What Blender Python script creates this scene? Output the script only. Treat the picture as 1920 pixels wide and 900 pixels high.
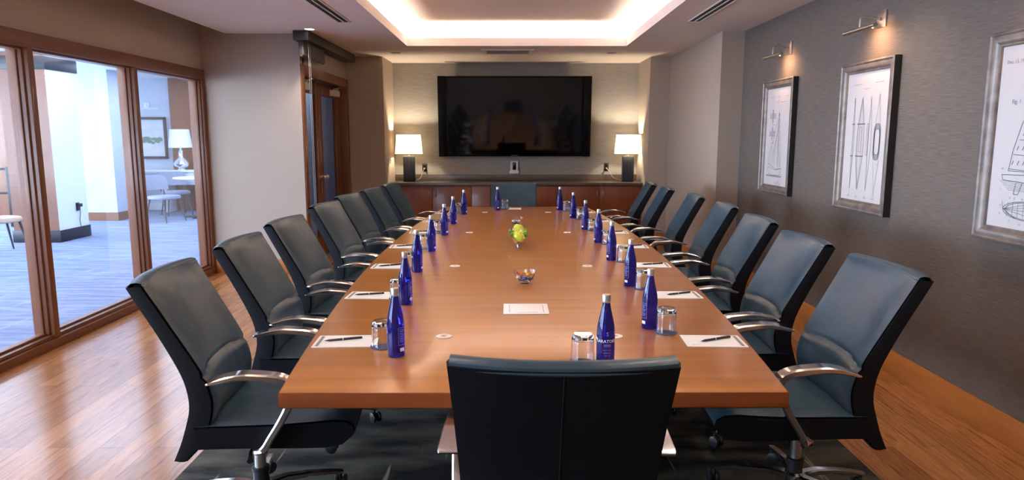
import bpy, bmesh, math, random
from mathutils import Vector, Matrix
random.seed(7)
PI = math.pi
sc = bpy.context.scene
COL = sc.collection
for o in list(bpy.data.objects): bpy.data.objects.remove(o)

# ------------------------------------------------------------------ camera
PITCH = math.radians(8.4877); YAW = math.radians(-0.218)
cam = bpy.data.cameras.new('camera'); camo = bpy.data.objects.new('camera', cam); COL.objects.link(camo)
cam.sensor_width = 36; cam.lens = 1300 / 1920 * 36; cam.clip_start = 0.05; cam.clip_end = 200
camo.location = (0, 0, 1.5); camo.rotation_euler = (PI/2 - PITCH, 0, YAW)
sc.camera = camo

# ------------------------------------------------------------------ world + exposure
sc.view_settings.view_transform = 'Standard'; sc.view_settings.look = 'None'
sc.view_settings.gamma = 1; sc.view_settings.use_curve_mapping = False
sc.view_settings.exposure = 0.52
w = bpy.data.worlds.new('world'); sc.world = w; w.use_nodes = True
bg = w.node_tree.nodes['Background']; bg.inputs[0].default_value = (0.62, 0.78, 1.0, 1); bg.inputs[1].default_value = 5

def area(name, loc, rot, sx, sy, power, color, spread=PI):
    l = bpy.data.lights.new(name, 'AREA'); l.shape = 'RECTANGLE'; l.size = sx; l.size_y = sy
    l.energy = power; l.color = color; l.spread = spread
    o = bpy.data.objects.new(name, l); COL.objects.link(o); o.location = loc; o.rotation_euler = rot
    return o
def spot(name, loc, power, color, angle=110, blend=.8, size=.06, rot=(0, 0, 0)):
    l = bpy.data.lights.new(name, 'SPOT'); l.energy = power; l.color = color
    l.spot_size = math.radians(angle); l.spot_blend = blend; l.shadow_soft_size = size
    o = bpy.data.objects.new(name, l); COL.objects.link(o); o.location = loc; o.rotation_euler = rot
    return o
def point(name, loc, power, color, size=.03):
    l = bpy.data.lights.new(name, 'POINT'); l.energy = power; l.color = color; l.shadow_soft_size = size
    o = bpy.data.objects.new(name, l); COL.objects.link(o); o.location = loc
    return o
CEIL = 2.583
CX0, CX1, CY0, CY1 = -1.238, 1.42, -0.55, 8.63       # tray opening in the ceiling
UP = (PI, 0, 0)
COVE = (1.0, 0.92, 0.90)
ledge = CEIL + .045
# cove strips lie on the ledge behind the fascia
area('cove_light', (CX0 - .12, (CY0+CY1)/2, ledge), UP, .05, CY1-CY0, 56, COVE)
area('cove_light', (CX1 + .12, (CY0+CY1)/2, ledge), UP, .05, CY1-CY0, 56, COVE)
area('cove_light', ((CX0+CX1)/2, CY1 + .12, ledge), UP, CX1-CX0, .05, 19, COVE)
area('cove_light', ((CX0+CX1)/2, CY0 - .12, ledge), UP, CX1-CX0, .05, 19, COVE)
# recessed downlights in the raised tray ceiling over the table
for tx_ in (-.75, .93):
    for ty_ in (.6, 2.4, 4.2, 5.7):
        spot('tray_downlight', (tx_, ty_, CEIL + .235), 24, (1, .90, .80), 100, .8, .05)
# daylight through the lounge windows
area('daylight', (-11.4, 7, 1.5), (0, -PI/2, 0), 2.3, 13, 1500, (0.62, 0.78, 1.0))
area('daylight', (-7.0, -1.6, 1.5), (PI/2, 0, 0), 6.0, 2.3, 500, (0.62, 0.78, 1.0))

# ------------------------------------------------------------------ materials
def mat(name, col=(.5, .5, .5), rough=.5, metal=0., **kw):
    m = bpy.data.materials.new(name); m.use_nodes = True
    b = m.node_tree.nodes['Principled BSDF']
    b.inputs['Base Color'].default_value = (*col, 1); b.inputs['Roughness'].default_value = rough
    b.inputs['Metallic'].default_value = metal
    for k, v in kw.items():
        b.inputs[k.replace('_', ' ')].default_value = v
    return m
def nn(m, t): return m.node_tree.nodes.new(t)
def lk(m, a, b): m.node_tree.links.new(a, b)
def srgb(r, g, b):
    f = lambda c: (c/255/12.92) if c/255 <= .04045 else ((c/255+.055)/1.055)**2.4
    return (f(r), f(g), f(b))
def noisy(m, c0, c1, scale=(1, 1, 1), nscale=8, detail=6, bump=0., lo=.3, hi=.7, rough=None, dist=0.):
    """object-space noise between two colours, optional bump"""
    b = m.node_tree.nodes['Principled BSDF']
    tc = nn(m, 'ShaderNodeTexCoord'); mp = nn(m, 'ShaderNodeMapping'); mp.inputs['Scale'].default_value = scale
    n = nn(m, 'ShaderNodeTexNoise'); n.inputs['Scale'].default_value = nscale; n.inputs['Detail'].default_value = detail
    n.inputs['Distortion'].default_value = dist
    r = nn(m, 'ShaderNodeValToRGB'); r.color_ramp.elements[0].position = lo; r.color_ramp.elements[1].position = hi
    r.color_ramp.elements[0].color = (*c0, 1); r.color_ramp.elements[1].color = (*c1, 1)
    lk(m, tc.outputs['Object'], mp.inputs[0]); lk(m, mp.outputs[0], n.inputs['Vector'])
    lk(m, n.outputs['Fac'], r.inputs[0]); lk(m, r.outputs[0], b.inputs['Base Color'])
    if bump:
        bp = nn(m, 'ShaderNodeBump'); bp.inputs['Strength'].default_value = bump; bp.inputs['Distance'].default_value = .002
        lk(m, n.outputs['Fac'], bp.inputs['Height']); lk(m, bp.outputs[0], b.inputs['Normal'])
    if rough:
        mr = nn(m, 'ShaderNodeMapRange'); mr.inputs['To Min'].default_value = rough[0]; mr.inputs['To Max'].default_value = rough[1]
        lk(m, n.outputs['Fac'], mr.inputs['Value']); lk(m, mr.outputs[0], b.inputs['Roughness'])
    return m
def wood(name, c0, c1, rough, axis='y', coat=0., ns=3.):
    m = mat(name, c0, rough)
    s = {'x': (.6, 9, 9), 'y': (9, .6, 9), 'z': (9, 9, .6)}[axis]
    noisy(m, c0, c1, s, ns, 8, bump=.08, lo=.25, hi=.75, dist=.6)
    b = m.node_tree.nodes['Principled BSDF']
    b.inputs['Coat Weight'].default_value = coat; b.inputs['Coat Roughness'].default_value = .12
    return m

M = {}
M['cream'] = noisy(mat('cream_wallcovering', rough=.75), srgb(172, 155, 138), srgb(182, 165, 148), (60, 60, 260), 1.4, 3, bump=.12)
M['grey_wall'] = noisy(mat('grey_grasscloth', rough=.8), srgb(92, 82, 73), srgb(116, 104, 94), (9, 9, 240), 1.0, 5, bump=.3, lo=.3, hi=.7)
M['back_wall'] = noisy(mat('silver_grasscloth', rough=.62), srgb(134, 130, 122), srgb(164, 158, 149), (7, 7, 220), 1.0, 5, bump=.25)
M['ceil'] = noisy(mat('ceiling_paint', rough=.9), srgb(234, 218, 202), srgb(238, 222, 206), (1, 1, 1), 3)
M['fascia'] = mat('fascia_paint', srgb(232, 218, 212), .7)
M['frame_wood'] = wood('window_frame_wood', srgb(112, 66, 38), srgb(128, 79, 49), .38, 'y', .2)
M['frame_wood_v'] = wood('upright_frame_wood', srgb(112, 66, 38), srgb(128, 79, 49), .38, 'z', .2)
M['base_wood'] = wood('baseboard_wood', srgb(176, 104, 44), srgb(194, 118, 54), .4, 'y', .1)
M['table'] = wood('table_veneer', srgb(154, 96, 38), srgb(182, 118, 53), .28, 'x', .3, 2.2)
M['table_edge'] = wood('table_edge_wood', srgb(110, 52, 16), srgb(142, 72, 26), .35, 'x', .2, 2.5)
M['cab'] = wood('cabinet_cherry', srgb(118, 56, 16), srgb(140, 70, 23), .35, 'z', .2)
M['dark_wood'] = wood('dark_glossy_wood', srgb(38, 20, 14), srgb(58, 30, 20), .2, 'z', .5)
M['counter'] = noisy(mat('stone_counter', rough=.28), srgb(78, 68, 60), srgb(104, 92, 82), (1, 1, 1), 60, 3)
M['black'] = mat('black_plastic', (.012, .012, .013), .45)
M['black_gloss'] = mat('black_gloss', (.006, .006, .007), .12)
M['tv_bezel'] = mat('black_bezel', (.002, .002, .0025), .4, Specular_IOR_Level=.12)
M['screen'] = mat('tv_screen', (.002, .0015, .0015), .06, Specular_IOR_Level=.5)
M['shell'] = noisy(mat('black_chair_shell', rough=.6, Specular_IOR_Level=.22), (.004, .0045, .007), (.007, .008, .011), (1, 1, 1), 180, 2, bump=.15)
M['leather'] = noisy(mat('blue_green_leather', rough=.36), srgb(40, 62, 76), srgb(54, 77, 90), (1, 1, 1), 9, 4, bump=.0, rough=(.27, .39))
b_ = M['leather'].node_tree.nodes['Principled BSDF']
n_ = nn(M['leather'], 'ShaderNodeTexNoise'); n_.inputs['Scale'].default_value = 9; n_.inputs['Detail'].default_value = 7; n_.inputs['Distortion'].default_value = .8
bp_ = nn(M['leather'], 'ShaderNodeBump'); bp_.inputs['Strength'].default_value = .5; bp_.inputs['Distance'].default_value = .006
tc_ = nn(M['leather'], 'ShaderNodeTexCoord'); lk(M['leather'], tc_.outputs['Object'], n_.inputs['Vector'])
lk(M['leather'], n_.outputs['Fac'], bp_.inputs['Height']); lk(M['leather'], bp_.outputs[0], b_.inputs['Normal'])
M['chrome'] = mat('polished_aluminium', (.74, .72, .71), .16, 1.)
M['nickel'] = mat('brushed_nickel', (.62, .58, .54), .32, 1.)
M['white_plastic'] = mat('white_plastic', (.78, .76, .73), .4)
M['paper'] = mat('paper', (.93, .92, .90), .7)
M['ink'] = mat('grey_ink', (.16, .17, .17), .7)
M['ink_light'] = mat('light_ink', (.34, .33, .33), .7)
M['pen'] = mat('pen_barrel', (.03, .028, .04), .25)
M['bottle'] = mat('cobalt_glass', (.03, .025, .50), .04, Transmission_Weight=.85, IOR=1.45)
M['cap'] = mat('silver_cap', (.62, .60, .58), .32, .8)
M['label'] = mat('bottle_print', (.95, .95, 1.0), .5)
M['label_dim'] = mat('bottle_print_lilac', (.40, .36, .85), .5)
M['glass'] = mat('clear_glass', (1, 1, 1), .0, Transmission_Weight=1., IOR=1.45)
M['coaster'] = noisy(mat('blue_coaster', rough=.6), srgb(60, 72, 110), srgb(80, 94, 132), (1, 1, 1), 40)
M['grommet'] = mat('grommet_white', (.88, .82, .78), .4)
M['grommet_c'] = mat('grommet_salmon', (.62, .34, .26), .5)
M['apple'] = noisy(mat('green_apple', rough=.28), srgb(190, 196, 40), srgb(214, 220, 84), (1, 1, 1), 18, 4)
M['apple_dark'] = noisy(mat('deep_green_apple', rough=.3), srgb(78, 140, 28), srgb(118, 170, 44), (1, 1, 1), 18, 4)
M['stem'] = mat('stem_brown', (.10, .06, .03), .7)
M['candy_y'] = mat('gold_wrapper', srgb(226, 176, 70), .25, .3)
M['candy_o'] = mat('amber_wrapper', srgb(196, 120, 60), .25, .3)
M['candy_b'] = mat('blue_wrapper', srgb(92, 104, 170), .25, .4)
M['candy_w'] = mat('silver_wrapper', srgb(220, 220, 228), .25, .4)
M['silverbowl'] = mat('silver_bowl', (.80, .78, .76), .10, 1.)
M['frame_art'] = noisy(mat('antique_silver_frame', rough=.38), srgb(104, 92, 84), srgb(146, 134, 124), (1, 1, 1), 14, 5, rough=(.32, .55))
M['frame_art'].node_tree.nodes['Principled BSDF'].inputs['Metallic'].default_value = .4
M['frame_side'] = mat('frame_side_black', (.02, .016, .014), .5)
M['art_paper'] = mat('print_paper', (.60, .55, .52), .75, Coat_Weight=.1, Coat_Roughness=.05)
M['shade_grey'] = mat('shade_fabric_grey', srgb(70, 68, 66), .6)
M['screen_case'] = mat('screen_case_dark', srgb(44, 42, 40), .45)
M['cord_w'] = mat('cord_white', (.5, .48, .46), .6)
M['lobby_wall'] = noisy(mat('lounge_wall', rough=.8), srgb(176, 188, 204), srgb(186, 196, 212), (1, 1, 1), 4)
M['lobby_white'] = mat('lounge_white', srgb(226, 228, 232), .6)
M['black_base'] = mat('black_base', srgb(26, 28, 34), .4)
M['desk'] = mat('desk_white', srgb(206, 212, 222), .35)
M['beige_leather'] = noisy(mat('beige_leather', rough=.5), srgb(196, 166, 140), srgb(208, 178, 152), (1, 1, 1), 10)
M['grey_fabric'] = noisy(mat('pale_grey_fabric', rough=.8), srgb(118, 126, 146), srgb(140, 148, 166), (1, 1, 1), 60)
M['dark_leg'] = mat('dark_leg', srgb(40, 34, 36), .5)
M['mercury'] = mat('mercury_glass', (.8, .82, .86), .08, .9)
M['vent'] = mat('vent_grey', srgb(150, 136, 124), .5)
M['slot'] = mat('slot_black', (.008, .008, .008), .6)

# emissive things (lamps only)
def emis(name, col, s):
    m = mat(name, col, .5); b = m.node_tree.nodes['Principled BSDF']
    b.inputs['Emission Color'].default_value = (*col, 1); b.inputs['Emission Strength'].default_value = s
    return m
M['bulb'] = emis('lamp_bulb', (1, .82, .58), 12)
M['downlight'] = emis('downlight_lens', (1, .93, .86), 8)

# lamp shade: translucent cloth
def shade_mat(name, col, tr):
    m = bpy.data.materials.new(name); m.use_nodes = True; nt = m.node_tree
    for n in list(nt.nodes): nt.nodes.remove(n)
    out = nn(m, 'ShaderNodeOutputMaterial'); mix = nn(m, 'ShaderNodeMixShader'); mix.inputs[0].default_value = tr
    d = nn(m, 'ShaderNodeBsdfDiffuse'); t = nn(m, 'ShaderNodeBsdfTranslucent')
    d.inputs[0].default_value = (*col, 1); t.inputs[0].default_value = (*col, 1)
    lk(m, d.outputs[0], mix.inputs[1]); lk(m, t.outputs[0], mix.inputs[2]); lk(m, mix.outputs[0], out.inputs[0])
    return m
M['shade'] = shade_mat('lamp_shade_linen', (.95, .86, .68), .30)
M['shade_white'] = shade_mat('lamp_shade_white', (.86, .88, .92), .4)

# window pane: thin architectural glass
def pane_mat(name, tint, refl):
    m = bpy.data.materials.new(name); m.use_nodes = True; nt = m.node_tree
    for n in list(nt.nodes): nt.nodes.remove(n)
    out = nn(m, 'ShaderNodeOutputMaterial'); mix = nn(m, 'ShaderNodeMixShader')
    t = nn(m, 'ShaderNodeBsdfTransparent'); g = nn(m, 'ShaderNodeBsdfGlossy')
    t.inputs[0].default_value = (*tint, 1); g.inputs['Roughness'].default_value = .02
    fr = nn(m, 'ShaderNodeFresnel'); fr.inputs[0].default_value = 1.45
    mu = nn(m, 'ShaderNodeMath'); mu.operation = 'MULTIPLY'; mu.inputs[1].default_value = refl
    lk(m, fr.outputs[0], mu.inputs[0]); lk(m, mu.outputs[0], mix.inputs[0])
    lk(m, t.outputs[0], mix.inputs[1]); lk(m, g.outputs[0], mix.inputs[2]); lk(m, mix.outputs[0], out.inputs[0])
    return m
M['pane'] = pane_mat('window_glass', (.95, .96, .98), .45)

# oak plank floor, planks along Y
def floor_mat():
    m = mat('oak_planks', rough=.3); b = m.node_tree.nodes['Principled BSDF']
    tc = nn(m, 'ShaderNodeTexCoord'); mp = nn(m, 'ShaderNodeMapping'); mp.inputs['Rotation'].default_value = (0, 0, PI/2)
    br = nn(m, 'ShaderNodeTexBrick'); br.inputs['Scale'].default_value = 1
    br.inputs['Brick Width'].default_value = 1.35; br.inputs['Row Height'].default_value = .125
    br.inputs['Mortar Size'].default_value = .0012; br.inputs['Bias'].default_value = 0
    br.inputs['Color1'].default_value = (*srgb(162, 102, 54), 1); br.inputs['Color2'].default_value = (*srgb(188, 126, 74), 1)
    br.inputs['Mortar'].default_value = (*srgb(66, 38, 20), 1); br.offset = .37
    lk(m, tc.outputs['Object'], mp.inputs[0]); lk(m, mp.outputs[0], br.inputs['Vector'])
    mp2 = nn(m, 'ShaderNodeMapping'); mp2.inputs['Scale'].default_value = (22, 1.5, 1)
    lk(m, tc.outputs['Object'], mp2.inputs[0])
    n = nn(m, 'ShaderNodeTexNoise'); n.inputs['Scale'].default_value = 2.2; n.inputs['Detail'].default_value = 9; n.inputs['Distortion'].default_value = 1.6
    lk(m, mp2.outputs[0], n.inputs['Vector'])
    wv = nn(m, 'ShaderNodeTexWave'); wv.bands_direction = 'X'; wv.inputs['Scale'].default_value = .22; wv.inputs['Distortion'].default_value = 22
    wv.inputs['Detail'].default_value = 4; wv.inputs['Detail Scale'].default_value = .6
    lk(m, mp2.outputs[0], wv.inputs['Vector'])
    ad = nn(m, 'ShaderNodeMath'); ad.operation = 'MULTIPLY'; lk(m, n.outputs['Fac'], ad.inputs[0]); ad.inputs[1].default_value = .6
    rp = nn(m, 'ShaderNodeValToRGB'); rp.color_ramp.elements[0].position = .2; rp.color_ramp.elements[1].position = .34
    rp.color_ramp.elements[0].color = (.46, .42, .39, 1); rp.color_ramp.elements[1].color = (1, 1, 1, 1)
    lk(m, ad.outputs[0], rp.inputs[0])
    mx = nn(m, 'ShaderNodeMix'); mx.data_type = 'RGBA'; mx.blend_type = 'MULTIPLY'; mx.inputs['Factor'].default_value = .7
    lk(m, br.outputs['Color'], mx.inputs[6]); lk(m, rp.outputs[0], mx.inputs[7]); lk(m, mx.outputs[2], b.inputs['Base Color'])
    bp = nn(m, 'ShaderNodeBump'); bp.inputs['Strength'].default_value = .25; bp.inputs['Distance'].default_value = .0015
    lk(m, ad.outputs[0], bp.inputs['Height']); lk(m, bp.outputs[0], b.inputs['Normal'])
    b.inputs['Roughness'].default_value = .2; b.inputs['Specular IOR Level'].default_value = .75
    return m
M['floor'] = floor_mat()

def carpet(name, c0, c1, line, ls, ms=(1.3, 4.2, 1)):
    m = mat(name, rough=.95); b = m.node_tree.nodes['Principled BSDF']
    tc = nn(m, 'ShaderNodeTexCoord')
    mp = nn(m, 'ShaderNodeMapping'); mp.inputs['Scale'].default_value = ms; lk(m, tc.outputs['Object'], mp.inputs[0])
    n = nn(m, 'ShaderNodeTexNoise'); n.inputs['Scale'].default_value = 1.6; n.inputs['Detail'].default_value = 8
    lk(m, mp.outputs[0], n.inputs['Vector'])
    r = nn(m, 'ShaderNodeValToRGB'); r.color_ramp.elements[0].position = .38; r.color_ramp.elements[1].position = .62
    r.color_ramp.elements[0].color = (*c0, 1); r.color_ramp.elements[1].color = (*c1, 1); lk(m, n.outputs['Fac'], r.inputs[0])
    mp2 = nn(m, 'ShaderNodeMapping'); mp2.inputs['Scale'].default_value = (16, .8, 1); mp2.inputs['Rotation'].default_value = (0, 0, ls); lk(m, tc.outputs['Object'], mp2.inputs[0])
    n2 = nn(m, 'ShaderNodeTexNoise'); n2.inputs['Scale'].default_value = 1.3; n2.inputs['Detail'].default_value = 2; lk(m, mp2.outputs[0], n2.inputs['Vector'])
    r2 = nn(m, 'ShaderNodeValToRGB'); r2.color_ramp.elements[0].position = .66; r2.color_ramp.elements[1].position = .70; lk(m, n2.outputs['Fac'], r2.inputs[0])
    n3 = nn(m, 'ShaderNodeTexNoise'); n3.inputs['Scale'].default_value = 260; lk(m, tc.outputs['Object'], n3.inputs['Vector'])
    mx = nn(m, 'ShaderNodeMix'); mx.data_type = 'RGBA'; lk(m, r2.outputs[0], mx.inputs['Factor']); lk(m, r.outputs[0], mx.inputs[6]); mx.inputs[7].default_value = (*line, 1)
    lk(m, mx.outputs[2], b.inputs['Base Color'])
    bp = nn(m, 'ShaderNodeBump'); bp.inputs['Strength'].default_value = .6; bp.inputs['Distance'].default_value = .004
    lk(m, n3.outputs['Fac'], bp.inputs['Height']); lk(m, bp.outputs[0], b.inputs['Normal'])
    b.inputs['Specular IOR Level'].default_value = .1
    return m
M['rug'] = carpet('charcoal_rug', srgb(36, 34, 31), srgb(84, 79, 68), srgb(140, 132, 112), .3)
M['lobby_floor'] = carpet('blue_grey_carpet', srgb(108, 120, 148), srgb(138, 149, 172), srgb(146, 156, 178), 1.2, (1.2, 9, 1))

# ------------------------------------------------------------------ mesh helpers
class MB:
    def __init__(s): s.bm = bmesh.new(); s.mi = 0
    def _tag(s, faces):
        for f in faces: f.material_index = s.mi
    def box(s, x0, x1, y0, y1, z0, z1, bev=0., seg=2, mtx=None):
        r = bmesh.ops.create_cube(s.bm, size=1)
        vs = r['verts']
        for v in vs:
            v.co = Vector(((x0+x1)/2 + v.co.x*(x1-x0), (y0+y1)/2 + v.co.y*(y1-y0), (z0+z1)/2 + v.co.z*(z1-z0)))
        fs = {f for v in vs for f in v.link_faces}
        if bev:
            es = list({e for v in vs for e in v.link_edges})
            rr = bmesh.ops.bevel(s.bm, geom=es, offset=bev, segments=seg, affect='EDGES', profile=.5)
            fs = set(rr['faces']) | {f for v in rr['verts'] for f in v.link_faces}
            vs = list({v for f in fs for v in f.verts})
        if mtx is not None: bmesh.ops.transform(s.bm, matrix=mtx, verts=list(vs))
        s._tag(fs); return s
    def grid(s, rows, closed_u=False, closed_v=False):
        """rows: list of lists of points"""
        vr = [[s.bm.verts.new(p) for p in r] for r in rows]
        n, m = len(vr), len(vr[0]); fs = []
        for i in range(n if closed_v else n-1):
            for j in range(m if closed_u else m-1):
                a, b, c, d = vr[i][j], vr[i][(j+1) % m], vr[(i+1) % n][(j+1) % m], vr[(i+1) % n][j]
                try: fs.append(s.bm.faces.new((a, b, c, d)))
                except ValueError: pass
        s._tag(fs); return vr
    def cap(s, ring):
        try:
            f = s.bm.faces.new(ring); s._tag([f])
        except ValueError: pass
    def lathe(s, prof, n=32, c=(0, 0, 0), capb=True, capt=True):
        rows = [[(c[0]+r*math.cos(2*PI*k/n), c[1]+r*math.sin(2*PI*k/n), c[2]+z) for k in range(n)] for r, z in prof]
        vr = s.grid(rows, closed_u=True)
        if capb: s.cap(vr[0][::-1])
        if capt: s.cap(vr[-1])
        return s
    def tube(s, pts, r, n=8, cap=True):
        pts = [Vector(p) for p in pts]; rows = []
        up = Vector((0, 0, 1)); prev = None
        for i, p in enumerate(pts):
            d = (pts[min(i+1, len(pts)-1)] - pts[max(i-1, 0)]).normalized()
            if prev is None:
                a = d.cross(up)
                if a.length < 1e-3: a = d.cross(Vector((1, 0, 0)))
            else: a = prev - d*prev.dot(d)
            a.normalize(); prev = a; b = d.cross(a)
            rr = r[i] if isinstance(r, (list, tuple)) else r
            rows.append([tuple(p + (a*math.cos(2*PI*k/n) + b*math.sin(2*PI*k/n))*rr) for k in range(n)])
        vr = s.grid(rows, closed_u=True)
        if cap: s.cap(vr[0][::-1]); s.cap(vr[-1])
        return s
    def strap(s, pts, sides, ws, ts, rnd=.3):
        """rounded-rectangle sweep; sides: lateral direction vector per point, ws width, ts thickness"""
        rows = []
        pts = [Vector(p) for p in pts]
        for i, p in enumerate(pts):
            d = (pts[min(i+1, len(pts)-1)] - pts[max(i-1, 0)]).normalized()
            a = Vector(sides[i]) if isinstance(sides, list) else Vector(sides)
            a = (a - d*a.dot(d)).normalized(); b = d.cross(a)
            w, t = ws[i]/2, ts[i]/2; q = min(w, t)*rnd*2*.7; q = min(q, w*.9, t*.9)
            sh = [(w, t-q), (w-q, t), (-(w-q), t), (-w, t-q), (-w, -(t-q)), (-(w-q), -t), (w-q, -t), (w, -(t-q))]
            rows.append([tuple(p + a*u + b*v) for u, v in sh])
        vr = s.grid(rows, closed_u=True); s.cap(vr[0][::-1]); s.cap(vr[-1])
        return s
    def sphere(s, c, r, sx=1, sy=1, sz=1, n=16):
        rr = bmesh.ops.create_uvsphere(s.bm, u_segments=n, v_segments=n//2, radius=r)
        for v in rr['verts']: v.co = Vector((c[0]+v.co.x*sx, c[1]+v.co.y*sy, c[2]+v.co.z*sz))
        s._tag({f for v in rr['verts'] for f in v.link_faces}); return s
    def ribbon(s, pts, w, nrm, closed=False):
        """flat printed line on a surface with normal nrm"""
        nrm = Vector(nrm); P = [Vector(p) for p in pts]
        if closed: P.append(P[0])
        for a, b in zip(P[:-1], P[1:]):
            d = b-a
            if d.length < 1e-6: continue
            sd = d.cross(nrm).normalized()*w/2
            f = s.bm.faces.new([s.bm.verts.new(a+sd), s.bm.verts.new(b+sd), s.bm.verts.new(b-sd), s.bm.verts.new(a-sd)])
            s._tag([f])
        return s
    def build(s, name, mats, parent=None, smooth=True, loc=None, rotz=None):
        bmesh.ops.recalc_face_normals(s.bm, faces=s.bm.faces)
        me = bpy.data.meshes.new(name); s.bm.to_mesh(me); s.bm.free()
        for m in (mats if isinstance(mats, (list, tuple)) else [mats]): me.materials.append(M[m] if isinstance(m, str) else m)
        if smooth:
            me.polygons.foreach_set('use_smooth', [True]*len(me.polygons))
            me.set_sharp_from_angle(angle=math.radians(38))
        o = bpy.data.objects.new(name, me); COL.objects.link(o)
        if parent: o.parent = parent
        if loc: o.location = loc
        if rotz is not None: o.rotation_euler = (0, 0, rotz)
        return o
def tag(o, label, cat, group=None, kind=None):
    o['label'] = label; o['category'] = cat
    if group: o['group'] = group
    if kind: o['kind'] = kind
    return o
def empty(name, loc=(0, 0, 0), rz=0.):
    o = bpy.data.objects.new(name, None); COL.objects.link(o); o.location = loc; o.rotation_euler = (0, 0, rz)
    o.empty_display_size = .1
    return o
def struct(o): o['kind'] = 'structure'; return o
KIDS = {}
def children(o): return [c for c in bpy.data.objects if c.parent == o]
def copy_tree(o, parent=None):
    c = o.copy(); COL.objects.link(c); c.parent = parent
    for ch in children(o): copy_tree(ch, c)
    return c
def sm(t): t = max(0, min(1, t)); return t*t*(3-2*t)
def bez(p, n):
    """Catmull-Rom through points"""
    out = []; P = [Vector(q) for q in p]
    for i in range(len(P)-1):
        p0 = P[max(i-1, 0)]; p1 = P[i]; p2 = P[i+1]; p3 = P[min(i+2, len(P)-1)]
        for k in range(n):
            t = k/n
            out.append(.5*((2*p1)+(-p0+p2)*t+(2*p0-5*p1+4*p2-p3)*t*t+(-p0+3*p1-3*p2+p3)*t**3))
    out.append(P[-1]); return out
def text_mesh(txt, size, align='CENTER'):
    c = bpy.data.curves.new('t', 'FONT'); c.body = txt; c.size = size; c.align_x = align; c.align_y = 'CENTER'; c.resolution_u = 2
    o = bpy.data.objects.new('t', c); COL.objects.link(o)
    bpy.context.view_layer.update()
    me = bpy.data.meshes.new_from_object(o.evaluated_get(bpy.context.evaluated_depsgraph_get()))
    v = [tuple(q.co) for q in me.vertices]; f = [tuple(p.vertices) for p in me.polygons]
    bpy.data.objects.remove(o); bpy.data.curves.remove(c); bpy.data.meshes.remove(me)
    return v, f
def add_text(mb, txt, size, fn, align='CENTER'):
    v, f = text_mesh(txt, size, align)
    vs = [mb.bm.verts.new(fn(x, y)) for x, y, z in v]
    for p in f:
        try: mb._tag([mb.bm.faces.new([vs[i] for i in p])])
        except ValueError: pass

# ------------------------------------------------------------------ room shell
XR = 2.45; XL = -3.29; YB = 10.6; YF = -1.3
m = MB(); m.box(XL, XR+.1, YF, YB+.1, -.1, 0); struct(m.build('floor', 'floor', smooth=False))
m = MB(); m.box(-12.2, XL, -2.2, 16.2, -.1, -.001); struct(m.build('floor', 'lobby_floor', smooth=False))
m = MB(); m.box(XL, -2.3, 7.62+.14, 16.2, -.09, .001); m.box(-2.3, 2.6, YB+.14, 16.2, -.09, .001); struct(m.build('floor', 'lobby_floor', smooth=False))

# ceiling with tray
m = MB(); t0, t1 = CEIL, CEIL+.03
SL = -3.02
ex = .24
m.box(SL, CX0, YF, YB, t0, t1); m.box(CX1, XR, YF, YB, t0, t1)
m.box(CX0, CX1, CY1, YB, t0, t1); m.box(CX0, CX1, YF, CY0, t0, t1)
UPZ = CEIL+.25
m.box(CX0-ex-.03, CX1+ex+.03, CY0-ex-.03, CY1+ex+.03, UPZ, UPZ+.03)     # raised ceiling
m.box(CX0-ex-.03, CX0-ex, CY0-ex, CY1+ex, t1, UPZ); m.box(CX1+ex, CX1+ex+.03, CY0-ex, CY1+ex, t1, UPZ)
m.box(CX0-ex, CX1+ex, CY1+ex, CY1+ex+.03, t1, UPZ); m.box(CX0-ex, CX1+ex, CY0-ex-.03, CY0-ex, t1, UPZ)
m.box(XL-.0, SL, YF, 7.62, 2.86, 2.9); m.box(SL, SL+.03, YF, 7.62, t1, 2.9)                      # shade pocket over the windows
struct(m.build('ceiling', 'ceil', smooth=False))
m = MB(); fz = CEIL+.095
m.box(CX0-.01, CX0+.003, CY0-.01, CY1+.01, CEIL-.001, fz); m.box(CX1-.003, CX1+.01, CY0-.01, CY1+.01, CEIL-.001, fz)
m.box(CX0, CX1, CY1-.003, CY1+.01, CEIL-.001, fz); m.box(CX0, CX1, CY0-.01, CY0+.003, CEIL-.001, fz)
struct(m.build('trim_1', 'fascia', smooth=False))

T = .12
m = MB(); m.box(XR, XR+T, YF-T, 7.43, 0, CEIL+.05); struct(m.build('wall_right', 'grey_wall', smooth=False))
m = MB(); m.box(2.215, XR+T, 7.43, 9.76, 0, CEIL+.05); m.box(1.938, XR+T, 9.76, YB+T, 0, CEIL+.05)
struct(m.build('wall_right', 'cream', smooth=False))
m = MB(); m.box(-1.738, 1.938, YB, YB+T, 0, CEIL+.05); struct(m.build('wall_back', 'back_wall', smooth=False))
m = MB(); m.box(-2.4, -1.738, 9.77, YB+T, 0, CEIL+.05)                   # left return beside the alcove
DY0, DY1, DZ = 7.70, 9.70, 2.22
m.box(-2.4, -2.24, DY1, 9.77, 0, CEIL+.05); m.box(-2.4, -2.24, 7.76, DY0, 0, CEIL+.05)
m.box(-2.4, -2.24, DY0, DY1, DZ, CEIL+.05)
m.box(-3.44, -2.24, 7.62, 7.76, 0, 2.9)
struct(m.build('wall_left', 'cream', smooth=False))
m = MB(); m.box(-3.44, XL, YF, 7.62, 2.17, 2.9); m.box(-3.44, XL, YF, -.45, 0, 2.17)
struct(m.build('wall_left', 'cream', smooth=False))
m = MB(); m.box(-3.44, XR+T, YF-T, YF, 0, 2.9); struct(m.build('wall_front', 'cream', smooth=False))

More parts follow.
